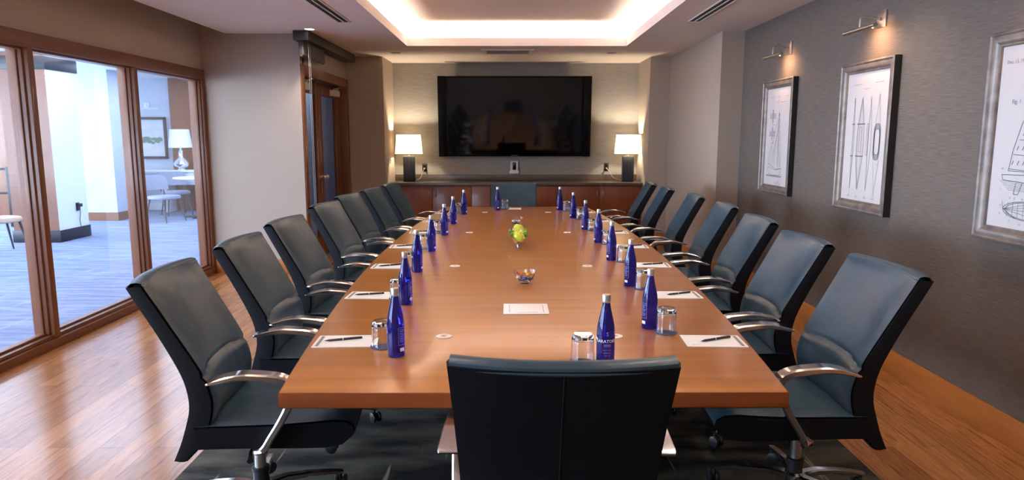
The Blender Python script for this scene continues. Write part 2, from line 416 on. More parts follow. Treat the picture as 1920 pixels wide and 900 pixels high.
# baseboards
m = MB(); m.box(XR-.018, XR, YF, 7.43, 0, .15, .004); struct(m.build('baseboard_right', 'base_wood'))
m = MB(); m.box(2.2, XR, 7.412, 7.43, 0, .15, .004); m.box(2.197, 2.215, 7.43, 9.76, 0, .15, .004); m.box(1.93, 2.2, 9.742, 9.76, 0, .15, .004)
struct(m.build('baseboard_right', 'base_wood'))
m = MB(); m.box(-3.27, -2.24, 7.602, 7.62, 0, .15, .004); m.box(-2.24, -1.73, 9.752, 9.77, 0, .15, .004)
struct(m.build('baseboard_left', 'base_wood'))

# glazed partition on the left
win = struct(empty('window_1', (XL, 4, 0)))
FX0, FX1 = -3.42, -3.27
off = (-XL, -4, 0)
def wb(name, mats, boxes, parent):
    m = MB()
    for b in boxes: m.box(*b[:6], b[6] if len(b) > 6 else .004)
    o = m.build(name, mats, parent); o.location = off if parent is win else (0, 0, 0); return o
ms = [-0.45, .85, 2.2, 3.53, 4.88, 6.23]
fr = wb('window_frame', 'frame_wood', [(FX0, FX1, -.5, 7.66, 2.1, 2.205), (FX0+.03, FX1-.03, -.45, 7.6, 2.083, 2.102),
     (FX0, FX1+.012, -.5, 7.66, 0, .06), (FX0+.02, FX1-.01, -.45, 7.6, .058, .088), (FX0+.05, FX1-.05, -.45, 7.6, .086, .105)], win)
wb('jamb', 'frame_wood_v', [(FX0, FX1, 7.555, 7.618, .06, 2.1), (FX0+.02, FX1-.02, 7.535, 7.56, .09, 2.1), (FX0+.045, FX1-.05, 7.515, 7.54, .09, 2.1)], win)
wb('casing', 'frame_wood_v', [(XL-.002, FX1+.004, 7.60, 7.619, 0, 2.2)], win)
for y in ms:
    wb('mullion', 'frame_wood_v', [(FX0, FX1, y-.03, y+.03, .06, 2.1), (FX0+.02, FX1-.03, y-.048, y+.048, .09, 2.1), (FX0+.045, FX1-.06, y-.062, y+.062, .09, 2.1)], win)
edges = ms + [7.57]
for a, b in zip(edges[:-1], edges[1:]):
    wb('pane', 'pane', [(-3.345, -3.341, a+.03, b-.02, .09, 2.095, 0)], win)

# double door
dr = struct(empty('door_1', (-2.24, 8.7, 0)))
def db(name, mats, boxes, parent=dr, lp=True):
    m = MB()
    for b in boxes: m.box(*b[:6], b[6] if len(b) > 6 else .003)
    o = m.build(name, mats, parent)
    o.location = (2.24, -8.7, 0) if parent is dr else (0, 0, 0); return o
db('door_frame', 'frame_wood_v', [(-2.4, -2.222, DY0-.075, DY0+.025, 0, DZ+.05), (-2.4, -2.222, DY1-.025, 9.768, 0, DZ+.05), (-2.4, -2.222, DY0+.025, DY1-.025, DZ-.06, DZ+.05),
    (-2.4, -2.335, DY0+.02, DY0+.05, 0, DZ-.05), (-2.4, -2.335, DY1-.05, DY1-.02, 0, DZ-.05)])
DM = (DY0+DY1)/2; top = DZ-.065
for k, (a, b) in enumerate([(DY0+.028, DM-.002), (DM+.002, DY1-.028)]):
    lf = db('door_leaf', 'frame_wood_v', [(-2.392, -2.348, a, a+.13, .005, top), (-2.392, -2.348, b-.13, b, .005, top),
         (-2.392, -2.348, a+.13, b-.13, top-.15, top), (-2.392, -2.348, a+.13, b-.13, .005, .26)])
    db('pane', 'pane', [(-2.372, -2.368, a+.125, b-.125, .25, top-.14, 0)], lf)
    hy = b-.06 if k == 0 else a+.06
    m = MB(); m.lathe([(.026, 0), (.026, .008)], 20); m.tube([(0, 0, .0), (0, 0, .045)], .009, 12); m.sphere((0, 0, .06), .026, n=20)
    for v in m.bm.verts: v.co = Vector((-2.348+v.co.z, hy+v.co.x, 1.0+v.co.y))
    m.build('door_handle', 'nickel', lf)
    ca = a+.10 if k == 0 else b-.42
    m = MB(); m.box(-2.348, -2.285, ca, ca+.30, top-.13, top-.05, .006)
    m.build('closer_box', 'white_plastic', lf)
    e = DY1-.3 if k else DY0+.3
    m = MB(); m.strap([(-2.30, ca+.15, top-.03), (-2.27, ca+.36, top+.0)], (1, 0, 0), [.03, .03], [.012, .012]); m.box(-2.33, -2.27, ca+.1, ca+.2, top-.05, top-.02, .004)
    m.strap([(-2.27, ca+.36, top+.0), (-2.27, ca+.1, top+.012)], (1, 0, 0), [.03, .03], [.012, .012])
    m.build('closer_arm', 'nickel', lf)
m = MB()
m.tube([(-2.30, DM-.28, .75), (-2.30, DM-.14, .75)], .007, 8); m.tube([(-2.30, DM-.28, .92), (-2.30, DM-.14, .92)], .007, 8)

# ------------------------------------------------------------------ ceiling fittings
def at_ceiling(o): return o
# shade case above the door
r = tag(empty('shade_case', (-2.13, 8.4, CEIL)), 'long dark roller shade housing under the ceiling above the double doors', 'shade')
m = MB(); m.box(-.1, .06, -1.02, 1.16, -.1, 0, .003); m.build('housing', 'screen_case', r)
m = MB(); m.box(-.06, -.01, -.98, -.12, -.245, -.1, .006); m.tube([(-.035, -.98, -.245), (-.035, -.12, -.245)], .014, 10); m.build('valance', 'shade_grey', r)
m = MB(); m.tube([(.03, -.93, -.1), (.03, -.93, -1.9)], .0013, 6); m.tube([(.03, -.87, -.1), (.03, -.87, -1.9)], .0013, 6)
m.tube([(.03, -.93, -1.9), (.03, -.90, -1.915), (.03, -.87, -1.9)], .0013, 6); m.build('pull_cord', 'cord_w', r)

def downlight(x, y, lit, lab, p=0., colr=(1, .84, .7), ang=115):
    r = tag(empty('downlight', (x, y, CEIL)), lab, 'ceiling light', 'recessed ceiling lights')
    m = MB(); m.lathe([(.062, -.006), (.066, 0), (.05, 0), (.046, -.006)], 32, capb=False, capt=False)
    m.grid([[(.062*math.cos(2*PI*k/32), .062*math.sin(2*PI*k/32), -.006) for k in range(32)], [(.046*math.cos(2*PI*k/32), .046*math.sin(2*PI*k/32), -.006) for k in range(32)]], closed_u=True)
    m.build('trim', 'fascia' if lit else 'vent', r)
    m = MB(); m.lathe([(.046, -.003), (.02, -.0028)], 32); m.build('lens', 'downlight' if lit else 'vent', r)
    if p: spot('downlight_beam', (x, y, CEIL-.02), p, colr, ang, .9, .05)
downlight(-2.03, 7.29, True, 'small lit round downlight in the ceiling left of the tray', 36)
downlight(-1.485, 9.33, False, 'small unlit ceiling downlight nearest the left alcove corner')
downlight(1.34, 9.33, False, 'small unlit ceiling downlight nearest the right alcove corner')
for x, y in ((-2.1, 4.0), (-2.1, 1.6), (2.0, 4.3), (2.0, 1.6)):
    spot('downlight_beam', (x, y, CEIL-.02), 26, (1, .81, .64), 120, .9, .05)

def slot_diffuser(x, y0, y1, lab):
    r = tag(empty('slot_diffuser', (x, (y0+y1)/2, CEIL)), lab, 'air vent', 'linear slot air diffusers')
    L = (y1-y0)/2
    m = MB(); m.box(-.055, .055, -L, L, -.004, -.0005); m.build('slot', 'slot', r, smooth=False)
    m = MB(); m.box(-.062, -.05, -L-.01, L+.01, -.008, -.0005); m.box(.05, .062, -L-.01, L+.01, -.008, -.0005); m.box(-.006, .006, -L, L, -.008, -.0005)
    m.box(-.062, .062, -L-.01, -L, -.008, -.0005); m.box(-.062, .062, L, L+.01, -.008, -.0005); m.build('frame', 'ceil', r, smooth=False)
slot_diffuser(-1.575, 5.0, 6.85, 'black double slot air diffuser in the ceiling left of the tray')
slot_diffuser(1.755, 5.0, 6.8, 'black double slot air diffuser in the ceiling right of the tray')
r = tag(empty('return_grille', (-.02, 9.19, CEIL)), 'grey rectangular return air grille in the ceiling above the television', 'air vent')
m = MB(); 
for a in ((-.33, -.27, -.25, .25), (.27, .33, -.25, .25), (-.27, .27, -.25, -.19), (-.27, .27, .19, .25)): m.box(a[0], a[1], a[2], a[3], -.012, -.0005, .003)
m.build('frame', 'ceil', r)
m = MB()
m.box(-.27, .27, -.19, .19, -.002, -.0005)
for k in range(18): m.box(-.27, .27, -.19+k*.0211, -.19+k*.0211+.008, -.01, -.001)
m.build('louvres', 'vent', r, smooth=False)
r = tag(empty('screen_slot', (.02, 10.37, CEIL)), 'thin closed projection screen slot in the ceiling near the back wall', 'screen slot')
m = MB(); m.box(-.95, .95, -.025, .025, -.003, -.0005); m.build('flap', 'vent', r, smooth=False)
m = MB(); m.box(-.95, .95, -.031, -.025, -.006, -.0005); m.box(-.95, .95, .025, .031, -.006, -.0005); m.build('lip', 'ceil', r, smooth=False)

# ------------------------------------------------------------------ credenza, counter, lamps, television
CF = 10.09
def cabinet(x0, x1, seam, lab, handles=True):
    r = tag(empty('base_cabinet', ((x0+x1)/2, 10.34, 0)), lab, 'cabinet', 'cherry base cabinets along the back wall')
    w_ = (x1-x0)/2; s_ = seam-(x0+x1)/2
    m = MB(); m.box(-w_+.001, w_-.001, CF-10.34+.022, .25, .08, .79); m.box(-w_+.001, w_-.001, CF-10.34+.08, .25, 0, .08); m.build('body', 'cab', r, smooth=False)
    for a, b, hx in ((-w_+.003, s_-.0025, s_-.045), (s_+.0025, w_-.003, s_+.045)):
        m = MB(); m.box(a, b, CF-10.34, CF-10.34+.02, .09, .785, .002); d = m.build('door', 'cab', r)
        if handles:
            m = MB(); y = CF-10.34
            m.tube(bez([(hx, y, .63), (hx, y-.022, .645), (hx, y-.03, .68), (hx, y-.022, .715), (hx, y, .73)], 5), .0055, 10); m.build('handle', 'nickel', d)
cabinet(-1.73, -.55, -1.12, 'left end cherry base cabinet beneath the left table lamp')
cabinet(-.55, .75, .10, 'middle cherry base cabinet beneath the television, behind the end chair', False)
cabinet(.75, 1.93, 1.32, 'right end cherry base cabinet beneath the right table lamp')
m = MB(); m.box(-1.735, 1.935, 10.05, 10.598, .795, .837, .003); tag(m.build('countertop', 'counter'), 'long dark stone countertop lying on the cherry cabinets', 'countertop')
m = MB(); m.box(-1.735, 1.935, 10.578, 10.599, .838, .93, .002); tag(m.build('backsplash', 'counter'), 'low dark stone backsplash standing behind the counter', 'backsplash')

r = tag(empty('television', (.079, 10.535, 1.795)), 'large wall mounted television with black side speakers', 'television'); r.rotation_euler = (math.radians(4.7), 0, 0)
m = MB(); m.box(-.35, .35, -.055, .035, -.2, .25); m.box(-1.02, 1.02, -.095, -.05, -.585, .59, .006); m.build('casing', 'tv_bezel', r)
m = MB(); m.box(-.985, .985, -.0965, -.0945, -.555, .565); m.build('screen', 'screen', r, smooth=False)
for s in (-1, 1):
    m = MB(); m.box(min(s*1.022, s*1.135), max(s*1.022, s*1.135), -.1, -.01, -.588, .592, .006); m.build('speaker', 'tv_bezel', r)
m = MB(); add_text(m, 'SAMSUNG', .022, lambda x, y: (x, -.0975, -.57+y)); m.build('maker_mark', 'ink_light', r, smooth=False)

r = tag(empty('wall_dock', (.075, 10.599, 1.03)), 'small white wall mounted dock with black panel under the television', 'phone dock')
m = MB(); m.box(-.06, .06, -.05, 0, -.05, .10, .014); m.box(-.072, .072, -.065, 0, -.09, -.045, .014, 3); m.build('body', 'white_plastic', r)
m = MB(); m.box(-.028, .028, -.056, -.045, -.03, .085, .006); m.build('panel', 'black_gloss', r)

def outlet(x, z, lab):
    r = tag(empty('wall_outlet', (x, 10.6, z)), lab, 'outlet', 'black wall outlets beside the lamps')
    m = MB(); m.box(-.036, .036, -.008, -.0005, -.06, .06, .003); m.build('cover_plate', 'black', r)
    m = MB(); m.box(-.018, .018, -.011, -.007, .008, .04, .002); m.box(-.018, .018, -.011, -.007, -.04, -.008, .002); m.build('socket', 'black_gloss', r)
outlet(-1.288, 1.036, 'black wall outlet right of the left table lamp')
outlet(1.475, 1.042, 'black wall outlet left of the right table lamp')
r = tag(empty('light_switch', (-1.7375, 10.2, 1.17)), 'narrow grey light switch on the side wall by the left lamp', 'light switch')
m = MB(); m.box(.0005, .006, -.035, .035, -.06, .06, .002); m.build('cover_plate', 'vent', r)
m = MB(); m.box(.006, .009, -.012, .012, -.025, .025, .001); m.build('rocker', 'black', r)

def lamp(x, y, s, lab):
    r = tag(empty('table_lamp', (x, y, .8375)), lab, 'lamp', 'table lamps on the counter')
    m = MB(); m.box(-.083, .083, -.05, .05, 0, .375, .006); m.build('base', M['lampbase'], r)
    m = MB(); m.lathe([(.012, .375), (.012, .39), (.006, .395), (.006, .43), (.018, .432), (.018, .46), (.012, .465)], 16); m.box(-.03, .03, -.03, .03, .375, .38, .001); m.build('socket', 'nickel', r)
    m = MB(); m.sphere((0, 0, .515), .034, n=18); m.build('bulb', 'bulb', r)
    bt, tp = .41, .69
    m = MB(); rows = []
    for z, hw, hd in ((bt, .188, .125), (tp, .163, .105)):
        c = .012; pts = []
        for (sx, sy) in ((1, 1), (-1, 1), (-1, -1), (1, -1)):
            a = (sx*(hw-c), sy*hd, z); b = (sx*hw, sy*(hd-c), z)
            pts += [b, a] if sx*sy > 0 else [a, b]
        rows.append(pts)
    m.grid(rows, closed_u=True); o = m.build('lamp_shade', 'shade', r)
    m = MB()
    for z, hw, hd in ((bt, .189, .126), (tp, .164, .106)):
        m.tube([(hw, hd, z), (-hw, hd, z), (-hw, -hd, z), (hw, -hd, z), (hw, hd, z)], .0025, 6)
    m.tube([(-s*.155, -.127, bt), (-s*.135, -.107, tp)], .0012, 4)
    m.build('shade_trim', 'shade', o)
    m = MB(); m.tube([(-.16, 0, tp-.02), (0, 0, tp-.03), (.16, 0, tp-.02)], .002, 6); m.tube([(0, 0, tp-.03), (0, 0, .60)], .002, 6); m.build('harp', 'nickel', r)
    point('lamp_glow', (x, y, .8375+.56), 34, (1, .84, .64), .035)
    return r
M['lampbase'] = noisy(mat('charcoal_textured_base', rough=.42), srgb(26, 28, 34), srgb(62, 66, 76), (60, 60, 3), 1, 4, bump=.3)
lamp(-1.483, 10.33, 1, 'lit table lamp with dark slab base at the left end of the counter')
lamp(1.757, 10.33, -1, 'lit table lamp with dark slab base at the right end of the counter')
def lcord(x0, x1, z0, lab):
    r = tag(empty('power_cord', (x0, 10.585, z0)), lab, 'cord', 'white lamp cords')
    m = MB(); m.tube([(0, -.008, 0), (0, -.035, 0)], [.013, .009], 10); m.build('plug', 'cord_w', r)
    d = x1-x0
    m = MB(); m.tube(bez([(0, -.035, 0), (d*.2, -.05, -.045), (d*.45, -.08, -.125), (d*.75, -.15, -.155), (d, -.235, -.165)], 8), .0042, 8); m.build('cable', 'cord_w', r)
lcord(-1.288, -1.394, 1.018, 'white cord plugged in beside the left table lamp')
lcord(1.475, 1.668, 1.022, 'white cord plugged in beside the right table lamp')

# ------------------------------------------------------------------ art on the right wall
LN = {}
def art(y, kind, lab):
    r = tag(empty('framed_print', (XR, y, 1.495)), lab, 'picture', 'framed boat drawings on the right wall')
    W, H, fw = .70, 1.02, .075          # outer size
    # moulding: profile swept round a rectangle
    prof = [(-.003, 0), (-.047, 0), (-.052, .004), (-.054, .012), (-.048, .020), (-.050, .030), (-.046, .045), (-.038, .056), (-.034, .060), (-.034, .068), (-.026, .073), (-.020, .075)]
    m = MB(); rows = []
    for (sy, sz) in ((1, 1), (-1, 1), (-1, -1), (1, -1)):
        rows.append([(px, sy*(W/2-d), sz*(H/2-d)) for px, d in prof])
    m.grid(rows, closed_v=True)
    for f in m.bm.faces:
        pass
    o = m.build('picture_frame', ['frame_art', 'frame_side'], r)
    for p in o.data.polygons:
        n = p.normal; c = p.center
        if abs(n.x) < .2 and (abs(c.y) > W/2-.0005 or abs(c.z) > H/2-.0005): p.material_index = 1
    m = MB(); m.box(-.024, -.003, -(W/2-.07), W/2-.07, -(H/2-.07), H/2-.07); m.build('print', 'art_paper', r, smooth=False)
    m = MB(); X = -.0252
    # local drawing coordinates: u to the viewer's right (= -Y), v up
    P = lambda u, v: (X, -u, v)
    N = (-1, 0, 0)
    def L(pts, w=.0016, closed=False): m.ribbon([P(*q) for q in pts], w*1.35, N, closed)
    def T(s, u, v, sz, al='CENTER'): add_text(m, s, sz, lambda a, b: P(u+a, v+b), al)
    def scrib(u, v, w_, n, seed):
        rr = random.Random(seed); a = u
        while a < u+w_:
            l = rr.uniform(.004, .012); L([(a, v+rr.uniform(-.002, .002)), (a+l, v+rr.uniform(-.002, .002))], .0028); a += l+.004
    if kind == 1:
        scrib(-.19, .36, .07, 6, 1); scrib(-.03, .36, .05, 4, 2); scrib(.14, .36, .06, 4, 3); scrib(-.02, .325, .03, 4, 4); scrib(-.05, .31, .06, 4, 5); scrib(.05, .31, .12, 4, 6)
        for (cu, cv) in ((-.12, .19), (-.12, .03)):
            for k in range(5): L([(cu-.07, cv-.02+k*.01), (cu-.015, cv-.02+k*.01)], .003); L([(cu+.015, cv-.02+k*.01), (cu+.07, cv-.02+k*.01)], .003)
            for k in range(-2, 3): L([(cu+k*.006, cv-.06), (cu+k*.006, cv+.06)], .0014)
            scrib(cu, cv-.08, .05, 3, 9)
        mt = (.03, .22)
        L([mt, (.03, -.27)], .003); L([mt, (-.19, -.24)], .0015); L([mt, (.11, -.28)], .002); L([(-.19, -.24), (.0, -.29), (.11, -.28)], .003)
        for k in range(7): L([(.03-.03*k*.9, .22-.42*.0), (.03-.028*k, -.25)], .001) if False else L([(.03, .2-.02*k), (-.03-.02*k, -.26)], .001)
        for k in range(5): L([(.03, .18-.05*k), (.035+.014*k, -.27)], .001)
        for k in range(9):
            t = k/9; L([(.03-.22*t, .22-.46*t), (.02-.22*t, .19-.46*t)], .004); L([(.03+.08*t, .22-.5*t), (.04+.08*t, .20-.5*t)], .003)
        hull = [(-.2, -.27), (-.17, -.33), (-.1, -.345), (.05, -.345), (.11, -.33), (.13, -.28), (.0, -.295), (-.1, -.285)]
        L(hull, .0022, True)
        for k in range(5): L([(-.23, -.347-.003*k), (.14, -.347-.003*k)], .0016)
        scrib(.05, -.40, .05, 2, 11); scrib(-.03, -.415, .14, 3, 12); scrib(.02, -.43, .10, 3, 13); scrib(.06, -.445, .06, 2, 14)
    elif kind == 2:
        scrib(-.19, .36, .1, 6, 21); scrib(.10, .36, .1, 6, 22); scrib(-.05, .325, .07, 6, 23)
        for i, cu in enumerate((-.16, -.055, .06, .165)):
            hw = (.016, .05, .03, .04)[i]; y0, y1 = -.36, .27
            if i < 3:
                pts = [(cu+hw*math.sin(PI*k/16), y0+(y1-y0)*k/16) for k in range(17)]; L(pts, .0028)
                pts = [(cu-hw*math.sin(PI*k/16)*(.9 if i == 1 else .2), y0+(y1-y0)*k/16) for k in range(17)]; L(pts, .0028)
                if i == 1:
                    for q in (.4, .7): L([(cu+q*hw*math.sin(PI*k/16), y0+(y1-y0)*k/16) for k in range(17)], .001); L([(cu-q*hw*math.sin(PI*k/16), y0+(y1-y0)*k/16) for k in range(17)], .001)
                    L([(cu-.012, -.1), (cu+.012, -.1), (cu+.012, .07), (cu-.012, .07)], .002, True)
                if i == 0: L([(cu+.008, y1), (cu-.008, y1-.02), (cu-.002, y1-.03)], .003)
                if i < 2:
                    for v in (.09, -.13): L([(cu-hw-.004, v), (cu+hw+.004, v)], .006)
                if i == 2: L([(cu-.03, -.12), (cu-.03, .09), (cu-.012, .09), (cu-.012, -.12)], .0025, True)
            else:
                L([(cu, .28), (cu-.03, .08)], .002); L([(cu+.004, .28), (cu+.03, .08)], .002); L([(cu, .28), (cu, .08)], .001)
                for q in (1., .94, .88, .82, .76, .70):
                    ring = []
                    for k in range(24):
                        a = 2*PI*k/24; ring.append((cu+.042*q*math.copysign(abs(math.cos(a))**.6, math.cos(a)), -.03+.12*q*math.copysign(abs(math.sin(a))**.5, math.sin(a))))
                    L(ring, .003, True)
                L([(cu-.03, -.16), (cu+.01, -.40)], .0012); L([(cu+.045, -.15), (cu+.0, -.38)], .0016)
            T('FIG. %d' % (i+1), cu+.0, -.41, .016)
        for k, (u, v) in enumerate(((-.18, .15), (-.19, .0), (-.02, .2), (.02, .17), (.03, .06), (.1, .2), (.19, .19), (-.09, -.06), (.01, -.2), (.19, -.18), (.12, -.24))): T(str(k+1), u, v, .012)
    else:
        T('Dec. 13, 1938.', -.17, .36, .024); T('Fig. 1', -.15, .17, .03)
        sail = [(.02, .22), (-.04, .17), (-.10, .06), (-.14, -.06), (-.16, -.16), (.04, -.16), (.05, .22)]
        L(sail, .0026, True)
        for k in range(5):
            v = -.16+.07*k; u0 = -.16+.02*k+(.004*k*k); L([(u0, v+.01), (.045, v)], .0026)
            for j in range(5): L([(u0+.02+.035*j, v+.03), (u0+.03+.035*j, v+.05)], .0035)
        L([(-.2, -.18), (.2, -.17)], .0028); L([(-.2, -.18), (-.19, -.205), (.0, -.215), (.18, -.20), (.2, -.17)], .0028)
        L([(-.10, -.215), (-.11, -.27), (-.08, -.27), (-.06, -.215)], .0022)
        for k in range(7): L([(-.21+.01*k, -.21-.007*k), (.1-.01*k, -.212-.007*k)], .0012)
        L([(.2, -.17), (.06, .3)], .0012); L([(.06, .3), (.06, -.2)], .004)
        for q in (1., .9): L([(.0+.17*q*math.cos(2*PI*k/30), -.345+.045*q*math.sin(2*PI*k/30)) for k in range(30)], .0026, True)
        for k in range(-2, 3): L([(-.17, -.345), (.1*k+.02, -.345+.04*(-1)**k)], .0016)
        L([(-.17, -.345), (.17, -.345)], .0018)
        for k in range(9): L([(-.14+.035*k, -.31), (-.14+.035*k, -.38)], .0014)
        for k, (u, v) in enumerate(((-.2, -.15), (-.2, -.25), (-.1, -.29), (-.19, -.33), (-.19, -.37), (-.12, -.40), (-.05, -.41), (-.13, -.29), (-.05, -.29), (.02, -.41))): T(str(k+10), u, v, .014)
    m.build('drawing', 'ink', r, smooth=False)
    return r
art(6.34, 1, 'farthest framed print, a small sailboat patent drawing on white')
art(4.78, 2, 'middle framed print, four slender boat hulls drawn side by side')
art(3.215, 3, 'nearest framed print, a sail plan cut off by the photo edge')
def piclight(y, lab):
    r = tag(empty('picture_light', (XR, y, 2.262)), lab, 'picture light', 'nickel picture lights on the right wall')
    m = MB(); m.box(-.012, -.0005, -.055, .055, -.055, .055, .002); m.build('wall_plate', 'nickel', r)
    m = MB(); m.tube([(-.012, -.0, .0), (-.028, 0, 0)], .011, 12)
    m.tube(bez([(-.028, 0, 0), (-.08, .0, .010), (-.130, .0, .014), (-.148, .0, .0), (-.150, .0, -.055)], 6), .0045, 8); m.build('arm', 'nickel', r)
    m = MB(); m.tube([(-.150, -.205, -.067), (-.150, .205, -.067)], .014, 14); m.build('lamp_bar', 'nickel', r)
    m = MB(); m.sphere((-.150, -.17, -.080), .005, n=8); m.build('bulb', 'bulb', r)
    spot('picture_lamp', (XR-.150, y, 2.262-.09), 7, (1, .56, .30), 150, .9, .02, (0, math.radians(-62), 0))
piclight(6.22, 'farthest small nickel picture light above the sailboat print')
piclight(4.70, 'second nickel picture light above the four hulls print')
piclight(3.14, 'nearest nickel picture light above the cut off print')

# ------------------------------------------------------------------ rug + conference table
m = MB(); m.box(-1.47, 1.63, .2, 8.5, .0005, .012, .003); tag(m.build('rug', 'rug'), 'large charcoal rug on the oak floor under the conference table', 'rug')
TCX = .0725; TY0, TY1 = 1.963, 7.475; TM = (TY0+TY1)/2
def halfw(y): u = (y-TM)/((TY1-TY0)/2); return .757 + .152*(1-u*u)
tb = tag(empty('conference_table', (TCX, TM, 0)), 'long boat shaped cherry conference table standing on the charcoal rug', 'table')
NS = 40
m = MB()
ys = [TY0+(TY1-TY0)*k/NS for k in range(NS+1)]
outl = [(halfw(y), y-TM) for y in ys] + [(-halfw(y), y-TM) for y in reversed(ys)]
def ring(ins, z):
    rr = []
    for x, y in outl:
        L_ = (TY1-TY0)/2
        rr.append((x-math.copysign(ins, x), y-(math.copysign(ins, y) if abs(abs(y)-L_) < 1e-6 else 0), z))
    return rr
vr = m.grid([ring(.004, .70), ring(0, .704), ring(0, .746), ring(.001, .749), ring(.004, .75)], closed_u=True)
for f in m.bm.faces: f.material_index = 1
m.mi = 0; m.cap(vr[-1]); m.mi = 1; m.cap(vr[0][::-1])
tt = m.build('tabletop', ['table', 'table_edge'], tb)
for yy in (-1.0, 1.02):
    m = MB(); m.box(-halfw(TM+yy)+.004, halfw(TM+yy)-.004, yy-.0012, yy+.0012, .7502, .7504)
    m.build('seam', 'table_edge', tt, smooth=False)
for yy in (-1.75, 0, 1.75):
    m = MB(); n = 48
    el = lambda rx, ry, z: [(rx*math.cos(2*PI*k/n), yy+ry*math.sin(2*PI*k/n), z) for k in range(n)]
    v = m.grid([el(.30, .36, .012), el(.30, .36, .05), el(.25, .31, .07), el(.24, .30, .66), el(.32, .38, .68), el(.32, .38, .699)], closed_u=True)
    m.cap(v[0][::-1]); m.cap(v[-1]); m.build('pedestal', 'dark_wood', tb)
for i, (x, y) in enumerate(((-.248, 2.547), (-.319, 3.991), (-.316, 5.427), (-.246, 6.908), (.40, 2.547), (.457, 3.991), (.457, 5.427), (.388, 6.908))):
    m = MB(); m.lathe([(.030, .7502), (.030, .752), (.027, .7528), (.013, .7528)], 28); m.mi = 1; m.lathe([(.012, .7529), (.011, .7533)], 20)
    o = m.build('cable_grommet', ['grommet', 'grommet_c'], tb); o.location = (x-TCX, y-TM, 0)
r = tag(empty('card_blotter', (.072, 2.962, .7505)), 'blank white rounded panel with thin lines lying at the table centre near the camera', 'card')
m = MB(); m.box(-.098, .098, -.09, .09, 0, .004, .0015)
bmesh.ops.recalc_face_normals(m.bm, faces=m.bm.faces)
m.build('panel', 'paper', r)
m = MB(); N = (0, 0, 1)
m.ribbon([(-.072, -.07, .0044), (-.072, .07, .0044)], .0015, N); m.ribbon([(.076, -.07, .0044), (.076, .07, .0044)], .0015, N); m.ribbon([(-.04, -.07, .0044), (.05, -.07, .0044)], .0022, N)
m.build('lines', 'ink', r, smooth=False)

